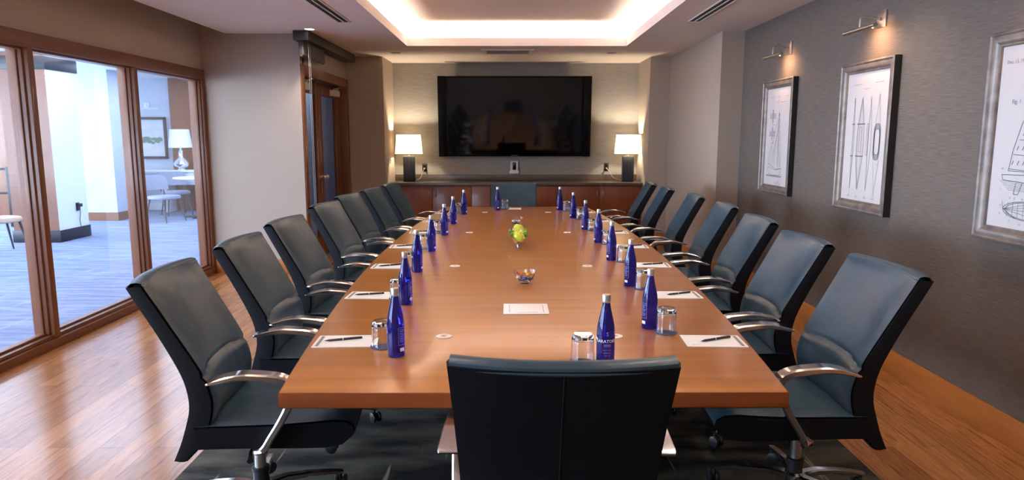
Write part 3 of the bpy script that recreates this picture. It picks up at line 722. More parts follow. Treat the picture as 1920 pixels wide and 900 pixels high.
# ------------------------------------------------------------------ office chair
def make_chair():
    r = empty('conference_chair')
    NU, HT = 16, .26
    # side profile, top -> bottom: (x_front, x_rear, z)
    pf = bez([(-.322, 0, .985), (-.278, 0, .91), (-.232, 0, .83), (-.180, 0, .74), (-.140, 0, .665), (-.116, 0, .60), (-.108, 0, .54), (-.122, 0, .47), (-.152, 0, .40), (-.208, 0, .335)], 8)
    pr_ = bez([(-.376, 0, .978), (-.334, 0, .90), (-.290, 0, .82), (-.247, 0, .735), (-.212, 0, .655), (-.196, 0, .59), (-.194, 0, .53), (-.208, 0, .47), (-.230, 0, .40), (-.256, 0, .338)], 8)
    n = len(pf)
    def hw(i): t = i/(n-1); return .262 - .022*t
    def conc(u, t): return .042*(abs(u)**2.2)*(1-.35*t)
    def fpt(i, u, inset=0.):
        p = pf[i]; t = i/(n-1); z = p.z
        x = p.x + conc(u, t)
        seam = .662 + .0*u - .05*abs(u)**2 + .0
        d = z-(.668-.018*u*u)
        x -= .008*math.exp(-(d/.008)**2)               # stitched crease
        x += .007*sm((.0-d)/.03)*(1-u**8)*sm((z-.44)/.2)          # lumbar pillow
        x += .008*(1-u**4)*sm(i/4)
        return (x - inset, u*(hw(i)-.004*(1 if inset else 1)), z)
    us = [-1+2*k/NU for k in range(NU+1)]
    # leather front: thin slab that wraps over the top edge
    m = MB()
    front = [[fpt(i, u) for u in us] for i in range(n)]
    # rounded borders
    for row in front:
        row[0] = (row[0][0]-.006, row[0][1], row[0][2]); row[-1] = (row[-1][0]-.006, row[-1][1], row[-1][2])
    wrap = []
    for k, (fx, dz) in enumerate(((.92, -.010), (.6, .004), (.3, .009), (.10, .006))):
        wrap.append([(pf[0].x*fx+pr_[0].x*(1-fx)+conc(u, 0)*(1), u*(hw(0)-.006), pf[0].z+dz) for u in us][:])
    wrap = [[(pr_[0].x*(1-f)+pf[0].x*f + conc(u, 0), u*(hw(0)-.004), .984+dz) for u in us] for f, dz in ((.02, -.014), (.04, .001), (.22, .009), (.55, .011), (.85, .007))]
    back = [[(x-.012, y, z) for (x, y, z) in row] for row in front]
    wb_ = [[(x, y, z-.008) for (x, y, z) in row] for row in wrap]
    rows = wrap + front + back[::-1] + [[(p[0]+.012, p[1], p[2]-.010) for p in row] for row in wrap[::-1]]
    m.grid(rows, closed_v=True)
    cu = m.build('back_leather', 'leather', None)
    # shell
    m = MB(); sh = []
    NRM = 5
    rows = []
    for i in range(n):
        t = i/(n-1); h = hw(i); row = []
        fr_ = [(front[i][k][0]-.007, front[i][k][1]*1.0, min(pf[i].z, .982)) for k in range(NU+1)]
        re_ = [(pr_[i].x+conc(u, t)*.9, u*h, pr_[i].z) for u in us]
        zf = pf[i].z; zr = pr_[i].z
        s0 = [(fr_[-1][0], h+.001, zf if i else .98), ((fr_[-1][0]*.5+re_[-1][0]*.5), h+.004, (zf+zr)/2), (re_[-1][0]+.008, h+.001, zr)]
        s1 = [(re_[0][0]+.008, -h-.001, zr), ((fr_[0][0]*.5+re_[0][0]*.5), -h-.004, (zf+zr)/2), (fr_[0][0], -h-.001, zf if i else .98)]
        rows.append(fr_ + s0 + re_[::-1] + s1)
    vr = m.grid(rows, closed_u=True); m.cap(vr[0][::-1]); m.cap(vr[-1])
    bk = m.build('backrest', 'shell', r); cu.parent = bk
    m = MB(); m.tube([(pr_[i].x-.001, 0, pr_[i].z) for i in range(1, n)], .0016, 5); m.build('seam', 'black', bk)
    # seat
    m = MB(); rows = []; top = []
    prof = [(-.15, .0), (-.05, .0), (.05, .0), (.15, .0), (.25, .004), (.33, .006), (.375, .0), (.40, -.02), (.408, -.045)]
    bot = [(.395, -.075), (.36, -.10), (.30, -.108), (.20, -.104), (.10, -.10), (0, -.097), (-.1, -.095), (-.15, -.095)]
    SZ = .475
    sw = lambda x: .252 - .012*sm((x-.2)/.2) - .018*sm((x-.36)/.05)
    dish = lambda u, x: -.012*(1-abs(u)**2.5)*(1-sm((x-.15)/.25)) + .006*(1-u*u)*sm((x-.2)/.15)
    rows = [[(x, u*sw(x), SZ+z+dish(u, x)-(.006 if abs(u) == 1 else 0)) for u in us] for x, z in prof]
    lo = [[(x, y, z-.014) for x, y, z in rw] for rw in rows]
    lo[-1] = [(x-.014, y, z) for x, y, z in rows[-1]]; lo[-2] = [(x-.01, y, z-.008) for x, y, z in rows[-2]]
    vr = m.grid(rows + lo[::-1], closed_v=True)
    sl = m.build('seat_leather', 'leather', None)
    m = MB(); rws = []
    for k in range(NU+1): pass
    trow = [[(x-.002*(i > 6), u*(sw(x)+.003), SZ+z-.013+min(0, dish(u, x))) for u in us] for i, (x, z) in enumerate(prof)]
    brow = [[(x, u*(sw(x)-.008), SZ+z) for u in us] for x, z in bot]
    allr = trow + brow
    vr = m.grid(allr, closed_v=True)
    # side walls
    nb = len(bot)
    for side in (0, -1):
        ring_ = [vr[i][side] for i in range(len(allr))]
        m.cap(ring_ if side else ring_[::-1])
    st = m.build('seat', 'shell', r); sl.parent = st
    # arms
    for s in (-1, 1):
        y = s*.288
        pts = [(-.078, y*1.01, .646), (-.062, y*1.01, .650), (-.015, y, .661), (.04, y, .667), (.10, y, .662), (.16, y, .652), (.195, y*.995, .632), (.205, y*.99, .600),
               (.190, y*.985, .55), (.158, y*.98, .49), (.126, y*.97, .44), (.096, y*.96, .392), (.075, y*.90, .373), (.06, y*.6, .365), (.05, y*.2, .362)]
        pts = bez(pts, 3)
        def lerp(vals, i): 
            t = i/(len(pts)-1)*(len(vals)-1); a = int(t); b = min(a+1, len(vals)-1); return vals[a]*(1-t+a)+vals[b]*(t-a)
        ws = [lerp([.054, .062, .062, .060, .056, .052, .050, .048, .048, .048, .048, .048, .048, .046, .046], i) for i in range(len(pts))]
        ts = [lerp([.006, .012, .018, .023, .027, .031, .034, .032, .028, .026, .025, .024, .020, .014, .010], i) for i in range(len(pts))]
        m = MB(); nn_ = len(pts); sd = []
        for i, p in enumerate(pts):
            t = i/(nn_-1)
            sd.append((0, 1, 0) if t < .76 else Vector((1, 0, 0))*sm((t-.76)/.12)+Vector((0, 1, 0))*(1-sm((t-.76)/.12)))
        m.strap(pts, sd, ws, ts); m.build('armrest', 'chrome', r)
    # mechanism, column, base
    m = MB(); m.box(-.11, .13, -.09, .09, .335, .368, .01); m.box(-.05, .09, -.06, .06, .30, .34, .015)
    m.tube([(.02, -.09, .345), (.02, -.19, .338), (.03, -.235, .325)], [.006, .006, .012], 8); m.build('tilt_mechanism', 'black', r)
    m = MB(); m.lathe([(.022, .17), (.022, .31)], 24); m.mi = 1; m.lathe([(.030, .09), (.030, .175), (.034, .178), (.034, .19), (.024, .192)], 24); m.build('gas_column', ['nickel', 'black'], r)
    m = MB(); m.lathe([(.038, .075), (.042, .08), (.042, .125), (.034, .135)], 24)
    for k in range(5):
        a = 2*PI*k/5 + .35; c, s_ = math.cos(a), math.sin(a)
        pts = [(q*c, q*s_, z) for q, z in ((.03, .112), (.10, .120), (.19, .112), (.28, .095), (.328, .083))]
        m.strap(pts, (-s_, c, 0), [.044, .036, .030, .026, .024], [.030, .026, .022, .018, .016])
    bs = m.build('star_base', 'chrome', r)
    for k in range(5):
        a = 2*PI*k/5 + .35; c, s_ = math.cos(a), math.sin(a)
        m = MB(); cx_, cy_ = .318*c, .318*s_; b2 = a+1.1+k
        d = Vector((math.cos(b2), math.sin(b2), 0)); ax = Vector((-d.y, d.x, 0))
        for q in (-1, 1):
            p0 = Vector((cx_, cy_, .0395)) + d*.012 + ax*(q*.008); p1 = p0+ax*(q*.016)
            m.tube([p0, p0+ax*q*.003, p1-ax*q*.003, p1], [.024, .0275, .0275, .022], 18)
        m.tube([(cx_, cy_, .04), (cx_, cy_, .086)], .007, 8)
        m.tube([Vector((cx_, cy_, .0395))+d*.012-ax*.01, Vector((cx_, cy_, .0395))+d*.012+ax*.01], .02, 12)
        m.build('caster', 'black', r)
    return r
proto = make_chair(); used = [False]
def place_chair(x, y, rz, label, dz=0., base=0.):
    o = proto if not used[0] else copy_tree(proto); used[0] = True
    o.location = (x, y, .012); o.rotation_euler = (0, 0, rz)
    tag(o, label, 'chair', 'leather conference chairs around the table')
    for c in children(o):
        n_ = c.name.split('.')[0]
        if n_ in ('star_base', 'caster') and base: 
            c.rotation_euler = (0, 0, base)
        if dz and n_ in ('seat', 'backrest', 'armrest', 'tilt_mechanism'): c.location.z += dz
    return o
ordn = ['nearest', 'second', 'third', 'fourth', 'fifth', 'sixth', 'farthest']
# x, y, yaw(deg), height offset
LCH = [(-.99, 2.60, 5, .0, .1), (-1.01, 3.36, 1, .0, 1.19), (-1.05, 4.16, -3, .0, .5), (-1.07, 5.12, -6, .0, .8), (-1.08, 5.88, -6, .0, .3), (-1.02, 6.60, -5, .0, .9), (-.955, 7.30, -6, .0, .2)]
RCH = [(1.17, 2.67, 0, .0, .5), (1.17, 3.42, 0, .0, .61), (1.235, 4.25, 3, .0, .9), (1.295, 5.12, 5, .0, .4), (1.28, 5.92, 5, .0, .1), (1.22, 6.75, 5, .0, .7), (1.20, 7.45, 5, .0, .3)]
for k, (x, y, a, dz, bs) in enumerate(LCH):
    place_chair(x, y, math.radians(a), '%s blue-green leather chair from the camera along the window side of the table' % ordn[k] if 0 < k < 6 else ('blue-green leather chair on the window side, nearest the camera' if k == 0 else 'blue-green leather chair on the window side, farthest from the camera'), dz, bs)
for k, (x, y, a, dz, bs) in enumerate(RCH):
    place_chair(x, y, PI-math.radians(a), '%s blue-green leather chair from the camera along the picture wall side of the table' % ordn[k] if 0 < k < 6 else ('blue-green leather chair on the picture wall side, nearest the camera' if k == 0 else 'blue-green leather chair on the picture wall side, farthest from the camera'), dz, bs)
place_chair(.128, 1.83, PI/2-.02, 'large black backed chair at the near end of the table, seen from behind', 0, .4)
place_chair(.045, 7.62, -PI/2, 'grey-green chair facing the camera at the far end of the table', -.03, .6)

# ------------------------------------------------------------------ bottles, glasses, papers, pens
BP = [(.024, 0), (.0285, .002), (.030, .006), (.0305, .05), (.0305, .10), (.0297, .12), (.0275, .138), (.024, .155), (.020, .172), (.0165, .188), (.0138, .202), (.0122, .212), (.0120, .218)]
def rad(z):
    for (r0, z0), (r1, z1) in zip(BP[:-1], BP[1:]):
        if z0 <= z <= z1: return r0+(r1-r0)*(z-z0)/(z1-z0)
    return .012
def make_bottle():
    r = empty('water_bottle')
    m = MB(); m.lathe(BP, 36); m.build('bottle_glass', 'bottle', r)
    m = MB(); m.lathe([(.0130, .2125), (.0136, .2135), (.0136, .218), (.0130, .2185), (.0130, .2195), (.0136, .220), (.0136, .2365), (.0126, .239)], 28); m.build('cap', 'cap', r)
    m = MB()
    # front print faces +X
    def wrapf(a0, dz): 
        def fn(x, y):
            z = y+dz; q = rad(z)+.0005; a = a0+x/q; return (q*math.cos(a), q*math.sin(a), z)
        return fn
    m.mi = 0
    add_text(m, 'SARATOGA', .0148, wrapf(0, .088)); m.mi = 1; add_text(m, 'S', .018, wrapf(0, .112))
    def box(a0, u0, u1, v0, v1, w_):
        f = wrapf(a0, 0); K = 8
        for (p, q) in (((u0, v0), (u1, v0)), ((u1, v0), (u1, v1)), ((u1, v1), (u0, v1)), ((u0, v1), (u0, v0))):
            pts = [f(p[0]+(q[0]-p[0])*k/K, p[1]+(q[1]-p[1])*k/K) for k in range(K+1)]
            for A, B in zip(pts[:-1], pts[1:]): m.ribbon([A, B], w_, (A[0], A[1], 0))
    box(0, -.011, .011, .070, .078, .0007)
    add_text(m, 'SPRING', .0055, wrapf(0, .074))
    add_text(m, 'natural water', .0055, wrapf(0, .059)); add_text(m, 'SINCE 1872', .005, wrapf(0, .049)); add_text(m, '12 FL OZ', .005, wrapf(0, .040))
    # back panel
    box(PI, -.014, .014, .045, .105, .0007)
    for k in range(8): 
        f = wrapf(PI, 0); m.ribbon([f(-.010, .098-.006*k), f(-.004, .098-.006*k), f(.003, .098-.006*k), f(.010-.003*(k % 3), .098-.006*k)], .0012, (-1, 0, 0))
    m.mi = 0
    f = wrapf(PI, 0); K = 6
    for k in range(K):
        a, b = -.009+.018*k/K, -.009+.018*(k+1)/K
        fa = m.bm.faces.new([m.bm.verts.new(f(a, .022)), m.bm.verts.new(f(b, .022)), m.bm.verts.new(f(b, .034)), m.bm.verts.new(f(a, .034))]); m._tag([fa])
    m.build('printed_label', ['label', 'label_dim'], r, smooth=False)
    return r
def make_glass():
    r = empty('tumbler'); h = .094
    m = MB()
    out = [(.0388, .0005), (.0392, .004), (.0385, .05), (.0372, .078), (.0350, .089), (.0310, h)]
    inn = [(.030, h-.016), (.0335, h-.019), (.0350, h-.026), (.0362, .05), (.0366, .003), (.0372, .0005)]
    rows = [[(q*math.cos(2*PI*k/40), q*math.sin(2*PI*k/40), z) for k in range(40)] for q, z in out]
    rows2 = [[(q*math.cos(2*PI*k/40), q*math.sin(2*PI*k/40), z) for k in range(40)] for q, z in inn]
    v1 = m.grid(rows, closed_u=True); v2 = m.grid(rows2, closed_u=True)
    m.cap(v1[-1]); m.cap(v2[0][::-1])
    for k in range(40):
        m._tag([m.bm.faces.new((v1[0][k], v1[0][(k+1) % 40], v2[-1][(k+1) % 40], v2[-1][k]))])
    m.build('body', 'glass', r)
    return r
def make_paper():
    # length along X, outer end (band) at +X
    m = MB(); m.box(-.109, .109, -.073, .073, 0, .0018)
    m.mi = 1; N = (0, 0, 1)
    for x, w_ in ((.098, .0022), (.0925, .006), (.087, .0018)): m.ribbon([(x, -.063, .002), (x, .063, .002)], w_, N)
    m.ribbon([(-.09, -.055, .002), (-.083, -.048, .002), (-.078, -.056, .002), (-.07, -.05, .002), (-.062, -.055, .002)], .0014, N)
    o = m.build('note_paper', ['paper', 'ink'], smooth=False); return o
def make_pen():
    r = empty('pen')
    m = MB(); m.tube([(-.066, 0, .0045), (-.056, 0, .0045), (-.05, 0, .0045), (.0, 0, .0045), (.068, 0, .0045), (.07, 0, .0045)], [.0012, .003, .0042, .0045, .0042, .003], 12); m.build('barrel', 'pen', r)
    m = MB(); m.tube([(-.072, 0, .0045), (-.066, 0, .0045)], [.0005, .0014], 8); m.tube([(-.003, 0, .0045), (.001, 0, .0045)], .0049, 12); m.build('tip', 'nickel', r)
    m = MB(); m.strap([(.066, 0, .0098), (.03, 0, .0108), (.024, 0, .0096)], (0, 1, 0), [.003]*3, [.0012]*3); m.build('clip', 'nickel', r)
    return r
protos = {'b': make_bottle(), 'g': make_glass(), 'p': make_paper(), 'n': make_pen()}
m = MB(); m.lathe([(.0435, 0), (.0445, .001), (.0445, .003), (.043, .0035)], 36); protos['c'] = m.build('coaster', 'coaster')
useds = set()
def put(k, x, y, z, rz, label, cat, group):
    o = protos[k] if k not in useds else copy_tree(protos[k]); useds.add(k)
    o.location = (x, y, z); o.rotation_euler = (0, 0, rz); tag(o, label, cat, group); return o
TZ = .7502
BL = [(-.391, 2.316), (-.469, 3.064), (-.515, 3.814), (-.515, 4.526), (-.499, 5.286), (-.486, 5.967), (-.442, 6.717)]
GL = [(-.457, 2.42), (-.519, 3.17), (-.569, 3.93), (-.573, 4.65), (-.558, 5.41), (-.541, 6.12), (-.504, 6.86)]
PL = [(-.607, 2.485), (-.66, 3.235), (-.69, 3.985), (-.71, 4.725), (-.68, 5.455), (-.66, 6.165), (-.625, 6.86)]
BR = [(.553, 2.662), (.612, 3.445), (.624, 4.182), (.634, 4.894), (.617, 5.598), (.592, 6.4), (.519, 7.109)]
GR = [(.605, 2.60), (.665, 3.383), (.692, 4.14), (.69, 4.84), (.667, 5.549), (.647, 6.337), (.583, 7.057)]
PR = [(.755, 2.482), (.80, 3.24), (.833, 4.02), (.843, 4.72), (.825, 5.43), (.805, 6.19), (.75, 6.92)]
def nth(k): return 'nearest' if k == 0 else ('farthest' if k == 6 else ordn[k]+' from the camera')
R_ = random.Random(3)
for side, B, G, P in (('window', BL, GL, PL), ('picture wall', BR, GR, PR)):
    s = -1 if side == 'window' else 1
    for k in range(7):
        put('b', *B[k], TZ, (PI if s < 0 else 0)+R_.uniform(-.25, .25)+(-.55 if s < 0 else .55), 'cobalt blue water bottle, %s on the %s side of the table' % (nth(k), side), 'bottle', 'blue water bottles on the table')
        put('c', *G[k], TZ, 0, 'round blue coaster under the glass, %s on the %s side' % (nth(k), side), 'coaster', 'coasters on the table')
        put('g', *G[k], TZ+.0037, R_.uniform(0, 3), 'upside down clear tumbler, %s on the %s side of the table' % (nth(k), side), 'glass', 'upturned tumblers on the table')
        tw = (.04 if k == 0 else R_.uniform(-.05, .05))*(-s)
        put('p', *P[k], TZ, (PI if s < 0 else 0)+tw, 'white note paper, %s on the %s side' % (nth(k), side), 'paper', 'note papers on the table')
        put('n', P[k][0]+(.01 if s > 0 else -.01), P[k][1]+.008, TZ+.0021, math.radians(20+R_.uniform(-6, 6)), 'black pen on the note paper, %s on the %s side' % (nth(k), side), 'pen', 'pens on the note papers')
put('b', .318, 2.216, TZ, -PI/2+.05, 'cobalt blue water bottle showing its lettering, right behind the near end chair', 'bottle', 'blue water bottles on the table')
put('c', .246, 2.249, TZ, 0, 'blue coaster just behind the near end chair back', 'coaster', 'coasters on the table')
put('g', .246, 2.249, TZ+.0037, 0, 'upside down clear tumbler just behind the near end chair back', 'glass', 'upturned tumblers on the table')
put('b', -.121, 7.111, TZ, PI/2+.2, 'dark blue water bottle in front of the far end chair', 'bottle', 'blue water bottles on the table')
put('c', -.045, 7.24, TZ, 0, 'blue coaster in front of the far end chair', 'coaster', 'coasters on the table')
put('g', -.045, 7.24, TZ+.0037, 0, 'upside down clear tumbler in front of the far end chair', 'glass', 'upturned tumblers on the table')
put('p', .055, 7.25, TZ, PI, 'white note paper in front of the far end chair', 'paper', 'note papers on the table').scale = (.62, 1, 1)

# ------------------------------------------------------------------ fruit and candy bowls
fb = tag(empty('fruit_bowl', (.063, 4.84, TZ)), 'long boat shaped silver bowl holding green apples at the table centre', 'bowl')
m = MB(); n = 48; LY, LX = .345, .068
def el(q, z, up=0.): return [(LX*q*math.cos(2*PI*k/n), LY*q*math.sin(2*PI*k/n), z+up*abs(math.cos(2*PI*k/n))**1.5) for k in range(n)]
o_ = [el(.30, .008), el(.52, .022), el(.74, .038, .006), el(.90, .052, .018), el(1.0, .066, .034)]
i_ = [el(.975, .066, .034), el(.87, .054, .018), el(.70, .042, .006), el(.48, .027), el(.25, .016)]
v = m.grid(o_+i_, closed_u=True); m.cap(v[0][::-1]); m.cap(v[-1]); m.build('vessel', 'silverbowl', fb)
m = MB(); m.grid([el(.34, .0), el(.34, .004), el(.30, .012)], closed_u=True); m.build('foot', 'silverbowl', fb)
def make_apple(mt):
    r = empty('apple'); q = .036
    prof = []
    for k in range(15):
        a = -PI/2+PI*k/14; rr = q*math.cos(a)*(1+.08*math.sin(a)); z = q*.92*math.sin(a)
        if k > 11: z -= .010*((k-11)/3)**1.5
        if k < 2: z += .004*(2-k)
        prof.append((max(rr, .0006), z+.033))
    m = MB(); m.lathe(prof, 22); m.build('flesh', mt, r)
    m = MB(); m.tube([(0, 0, .052), (.002, 0, .06), (.005, 0, .07)], [.001, .0012, .0016], 6); m.build('stem', 'stem', r)
    return r
ap = make_apple('apple')
for k, y in enumerate((-.228, -.152, -.076, .0, .076, .152, .228)):
    o = ap if k == 0 else copy_tree(ap)
    z = TZ + (.040 if abs(y) < .2 else .050); o.location = (.063+(.004 if k % 2 else -.004), 4.84+y, z); o.rotation_euler = (.25*(-1)**k, .2, k*1.3)
    tag(o, 'yellow-green apple in the silver bowl, %s from the camera in the row' % ['first', 'second', 'third', 'fourth', 'fifth', 'sixth', 'last'][k], 'apple', 'apples in the silver bowl')
ad_ = None
for k, (x, y) in enumerate(((-.046, -.09), (.046, -.09), (-.046, .03), (.046, .03))):
    o = make_apple('apple_dark') if ad_ is None else copy_tree(ad_)
    if ad_ is None: ad_ = o
    o.scale = (.40, .72, .55); o.location = (.063+x, 4.84+y, TZ+.058); o.rotation_euler = (0, 0, k)
    tag(o, 'deep green fruit tucked against the %s side of the silver bowl, %s pair' % ('left' if x < 0 else 'right', 'nearer' if y < 0 else 'farther'), 'fruit', 'deep green fruit in the silver bowl')

def candy_bowl(x, y, sc_, lab):
    r = tag(empty('candy_bowl', (x, y, TZ)), lab, 'bowl', 'clear glass candy bowls'); r.scale = (sc_,)*3
    m = MB(); n = 36
    out = [(.024, 0), (.026, .003), (.022, .008), (.030, .014), (.044, .030), (.053, .048), (.0575, .066)]
    inn = [(.0555, .066), (.051, .049), (.042, .032), (.028, .018), (.012, .014)]
    rg = lambda q, z: [(q*math.cos(2*PI*k/n), q*math.sin(2*PI*k/n), z) for k in range(n)]
    v = m.grid([rg(*p) for p in out+inn], closed_u=True); m.cap(v[0][::-1]); m.cap(v[-1]); m.build('glass_body', 'glass', r)
candy_bowl(.080, 3.51, 1., 'clear glass bowl of wrapped candies nearest the camera on the table centre')
candy_bowl(.060, 5.90, 1., 'clear glass bowl of wrapped candies beyond the silver fruit bowl')
def make_candy(mt):
    m = MB(); m.sphere((0, 0, 0), .0105, 1.25, .85, .75, 12)
    for s in (-1, 1):
        m.tube([(s*.011, 0, 0), (s*.015, 0, .001), (s*.021, 0, .002)], [.003, .005, .0085], 7)
    return m.build('candy', mt)
cp = {}
spots = [(-.026, -.012, .030), (-.006, -.030, .030), (.020, -.022, .030), (.030, .006, .032), (.010, .030, .032), (-.020, .024, .032), (.0, .0, .034), (-.014, -.018, .048), (.012, -.016, .049), (.026, -.002, .050), (-.022, .010, .050), (.004, .016, .051)]
for bi, (bx, by, nm) in enumerate(((.080, 3.51, 'near'), (.060, 5.90, 'far'))):
    for k, (x, y, z) in enumerate(spots if bi == 0 else spots[:7]):
        c = ['candy_w', 'candy_b', 'candy_b', 'candy_w', 'candy_w', 'candy_o', 'candy_w', 'candy_o', 'candy_y', 'candy_y', 'candy_o', 'candy_w'][k] if bi == 0 else ['candy_w', 'candy_b', 'candy_w'][k % 3]
        if c not in cp: cp[c] = o = make_candy(c)
        else: o = cp[c].copy(); COL.objects.link(o)
        o.location = (bx+x, by+y, TZ+z); o.rotation_euler = (random.uniform(-.4, .4), random.uniform(-.5, .5), random.uniform(0, 6))
        cn = {'candy_w': 'silver', 'candy_b': 'blue', 'candy_y': 'gold', 'candy_o': 'amber'}[c]
        tag(o, '%s wrapped candy lying in the %s clear glass bowl' % (cn, nm), 'candy', '%s wrapped candies in the %s glass bowl' % (cn, nm))

# ------------------------------------------------------------------ the lounge beyond the glazing
LC = 2.66
m = MB(); m.box(-12.2, -3.44, -2.2, 16.2, LC, LC+.1); m.box(-3.44, -2.4, 7.76, 16.2, LC, LC+.1); m.box(-2.4, 2.6, YB+.14, 16.2, LC, LC+.1); struct(m.build('ceiling', 'lobby_white', smooth=False))
m = MB(); m.box(-9.4, 2.6, 14.35, 14.5, 0, LC); m.box(-8.2, -7.05, 12.45, 12.85, 0, LC)
m.box(2.5, 2.6, YB+.1, 14.4, 0, LC); m.box(-3.5, -3.42, 7.76, 14.4, 0, LC); struct(m.build('wall_lounge', 'lobby_wall', smooth=False))  # last box: partition added to block lounge light and dim the door glass
m = MB(); m.box(-8.215, -7.035, 12.43, 12.45, 0, .15); m.box(-7.05, -7.03, 12.44, 12.86, 0, .15); struct(m.build('baseboard_lounge', 'frame_wood', smooth=False))
m = MB(); m.box(-9.2, -2.6, 14.33, 14.35, 0, .15); struct(m.build('baseboard_lounge', 'desk', smooth=False))
m = MB(); m.box(-6.84, -6.2, 14.22, 14.35, 0, LC); struct(m.build('trim_2', 'frame_wood_v', smooth=False))
# column with brown near face, white side face, dark crown and base
cl = struct(empty('trim_3', (-6.42, 9.84, 0)))
m = MB(); m.box(-.65, 0, 0, .70, .17, LC); cc = m.build('shaft', ['lobby_white', 'frame_wood_v'], cl, smooth=False)
for p in cc.data.polygons:
    if p.normal.y < -.5: p.material_index = 1
m = MB(); m.box(-.67, .015, -.015, .715, 0, .17, .003); m.build('plinth', 'black_base', cl)
m = MB(); m.box(-.67, .015, -.015, .715, 2.42, 2.60, .003); m.build('crown', 'black_base', cl)
r = tag(empty('wall_outlet', (-6.42, 10.29, .47)), 'black outlet with plug on the white column in the lounge', 'outlet')
m = MB(); m.box(0, .01, -.04, .04, -.06, .06, .003); m.build('cover_plate', 'black', r)
m = MB(); m.box(.01, .07, -.03, .02, .0, .05, .006); m.tube([(.04, .0, .0), (.03, .01, -.1), (.025, -.01, -.2), (.03, .0, -.29)], .005, 6); m.build('adapter', 'black_gloss', r)
# west and far windows of the lounge
m = MB(); m.box(-12.2, -12.05, -2.2, 16.2, 0, .3); m.box(-12.2, -12.05, -2.2, 16.2, 2.5, LC); 
for y in (-2.2, 1.2, 4.6, 8.0, 11.4, 15.9): m.box(-12.2, -12.05, y, y+.3, .3, 2.5)
m.box(-12.2, -9.2, 16.05, 16.2, 0, .3); m.box(-12.2, -9.2, 16.05, 16.2, 2.5, LC); m.box(-10.3, -10.1, 16.05, 16.2, .3, 2.5); m.box(-9.4, -9.2, 14.5, 16.2, 0, LC)
m.box(-12.2, -3.44, -2.3, -2.2, 0, .3); m.box(-12.2, -3.44, -2.3, -2.2, 2.5, LC); m.box(-4.0, -3.44, -2.3, -1.4, 0, LC); m.box(-12.2, -10.2, -2.3, -2.2, 0, LC)
struct(m.build('wall_lounge', 'lobby_white', smooth=False))
# brown pier at the far left of the lounge
m = MB(); m.box(-10.6, -9.0, 12.6, 13.2, 0, LC); struct(m.build('trim_4', 'frame_wood_v', smooth=False))
# lounge ceiling panels
for x, y in ((-5.3, 9.2), (-5.3, 12.4), (-5.3, 5.4), (-9.0, 6.5), (-9.0, 10.5), (-5.3, 1.8)):
    area('lounge_ceiling_light', (x, y, LC-.02), (0, 0, 0), 2.6, 2.4, 98, (.72, .84, 1.0))
area('hall_fill', (-2.9, 11.5, LC-.02), (0, 0, 0), .5, 1.5, 14, (.74, .84, 1.0))  # added bluish fill, no fixture: lifts the dark hall behind the door glass

def splayed_chair(x, y, rz, seatm, backm, lab, rnd):
    r = tag(empty('lounge_chair', (x, y, 0), rz), lab, 'chair', 'lounge chairs beyond the glazing')
    m = MB(); v = []
    n = 20
    def se(q, z, k=.32): return [(.24*q*math.copysign(abs(math.cos(2*PI*i/n))**.7, math.cos(2*PI*i/n)), .25*q*math.copysign(abs(math.sin(2*PI*i/n))**.7, math.sin(2*PI*i/n)), z) for i in range(n)]
    v = m.grid([se(.85, .40), se(.98, .415), se(1, .44), se(.95, .465), se(.6, .47)], closed_u=True); m.cap(v[0][::-1]); m.cap(v[-1]); m.build('seat', seatm, r)
    m = MB(); rows = []
    z0, z1 = (.42, .86) if not rnd else (.56, .82)
    for t in [k/8 for k in range(9)]:
        row = []
        for k in range(13):
            a = math.radians(-70+140*k/12) ; hh = z0+(z1-z0)*t
            q = .25+.02*t; edge = 1-(abs(k-6)/6)**6*.25*t
            row.append((-.26-.06*t*1.2+ (q-q*math.cos(a))*.75, q*math.sin(a)*1.02, z0+(z1-z0)*t*edge))
        rows.append(row)
    bk = [[(x_-.025, y_*1.03, z_) for x_, y_, z_ in rw] for rw in rows]
    vr = m.grid(rows+bk[::-1], closed_v=True); m.cap([q[0] for q in vr]); m.cap([q[-1] for q in vr][::-1]); m.build('backrest', backm, r)
    for sx in (-1, 1):
        for sy in (-1, 1):
            m = MB()
            topz = .41
            m.tube([(sx*.16, sy*.17, topz), (sx*.24, sy*.22, 0)], [.016, .010], 8)
            if rnd and sx < 0: m.tube([(-.2, sy*.2, .43), (-.25, sy*.22, .62)], .014, 8)
            m.build('leg', 'dark_leg', r)
    return r
splayed_chair(-6.62, 8.95, math.radians(60), 'beige_leather', 'beige_leather', 'beige leather lounge chair at the left edge beyond the glazing', False)
splayed_chair(-6.12, 12.3, math.radians(-20), 'grey_fabric', 'grey_fabric', 'pale grey lounge chair left of the round table beyond the glazing', True)
splayed_chair(-6.42, 13.36, math.radians(-50), 'grey_fabric', 'grey_fabric', 'pale grey lounge chair behind the round table beyond the glazing', True)
def round_table(x, y, rr, mt, lab):
    r = tag(empty('lounge_table', (x, y, 0)), lab, 'table')
    m = MB(); m.lathe([(rr-.01, .725), (rr, .735), (rr, .75), (rr-.004, .755)], 40); m.build('tabletop', mt, r)
    m = MB(); m.lathe([(.022, .03), (.022, .725)], 14); m.build('pole', 'dark_leg', r)
    m = MB(); m.box(-.26, .26, -.025, .025, 0, .03, .004); m.box(-.025, .025, -.26, .26, 0, .03, .004); m.build('foot', 'dark_leg', r)
round_table(-5.82, 12.98, .42, 'desk', 'round lounge table beside the pale grey chairs beyond the glazing')
round_table(-6.72, 8.2, .38, 'lobby_white', 'white lounge table by the beige chair at the left edge')
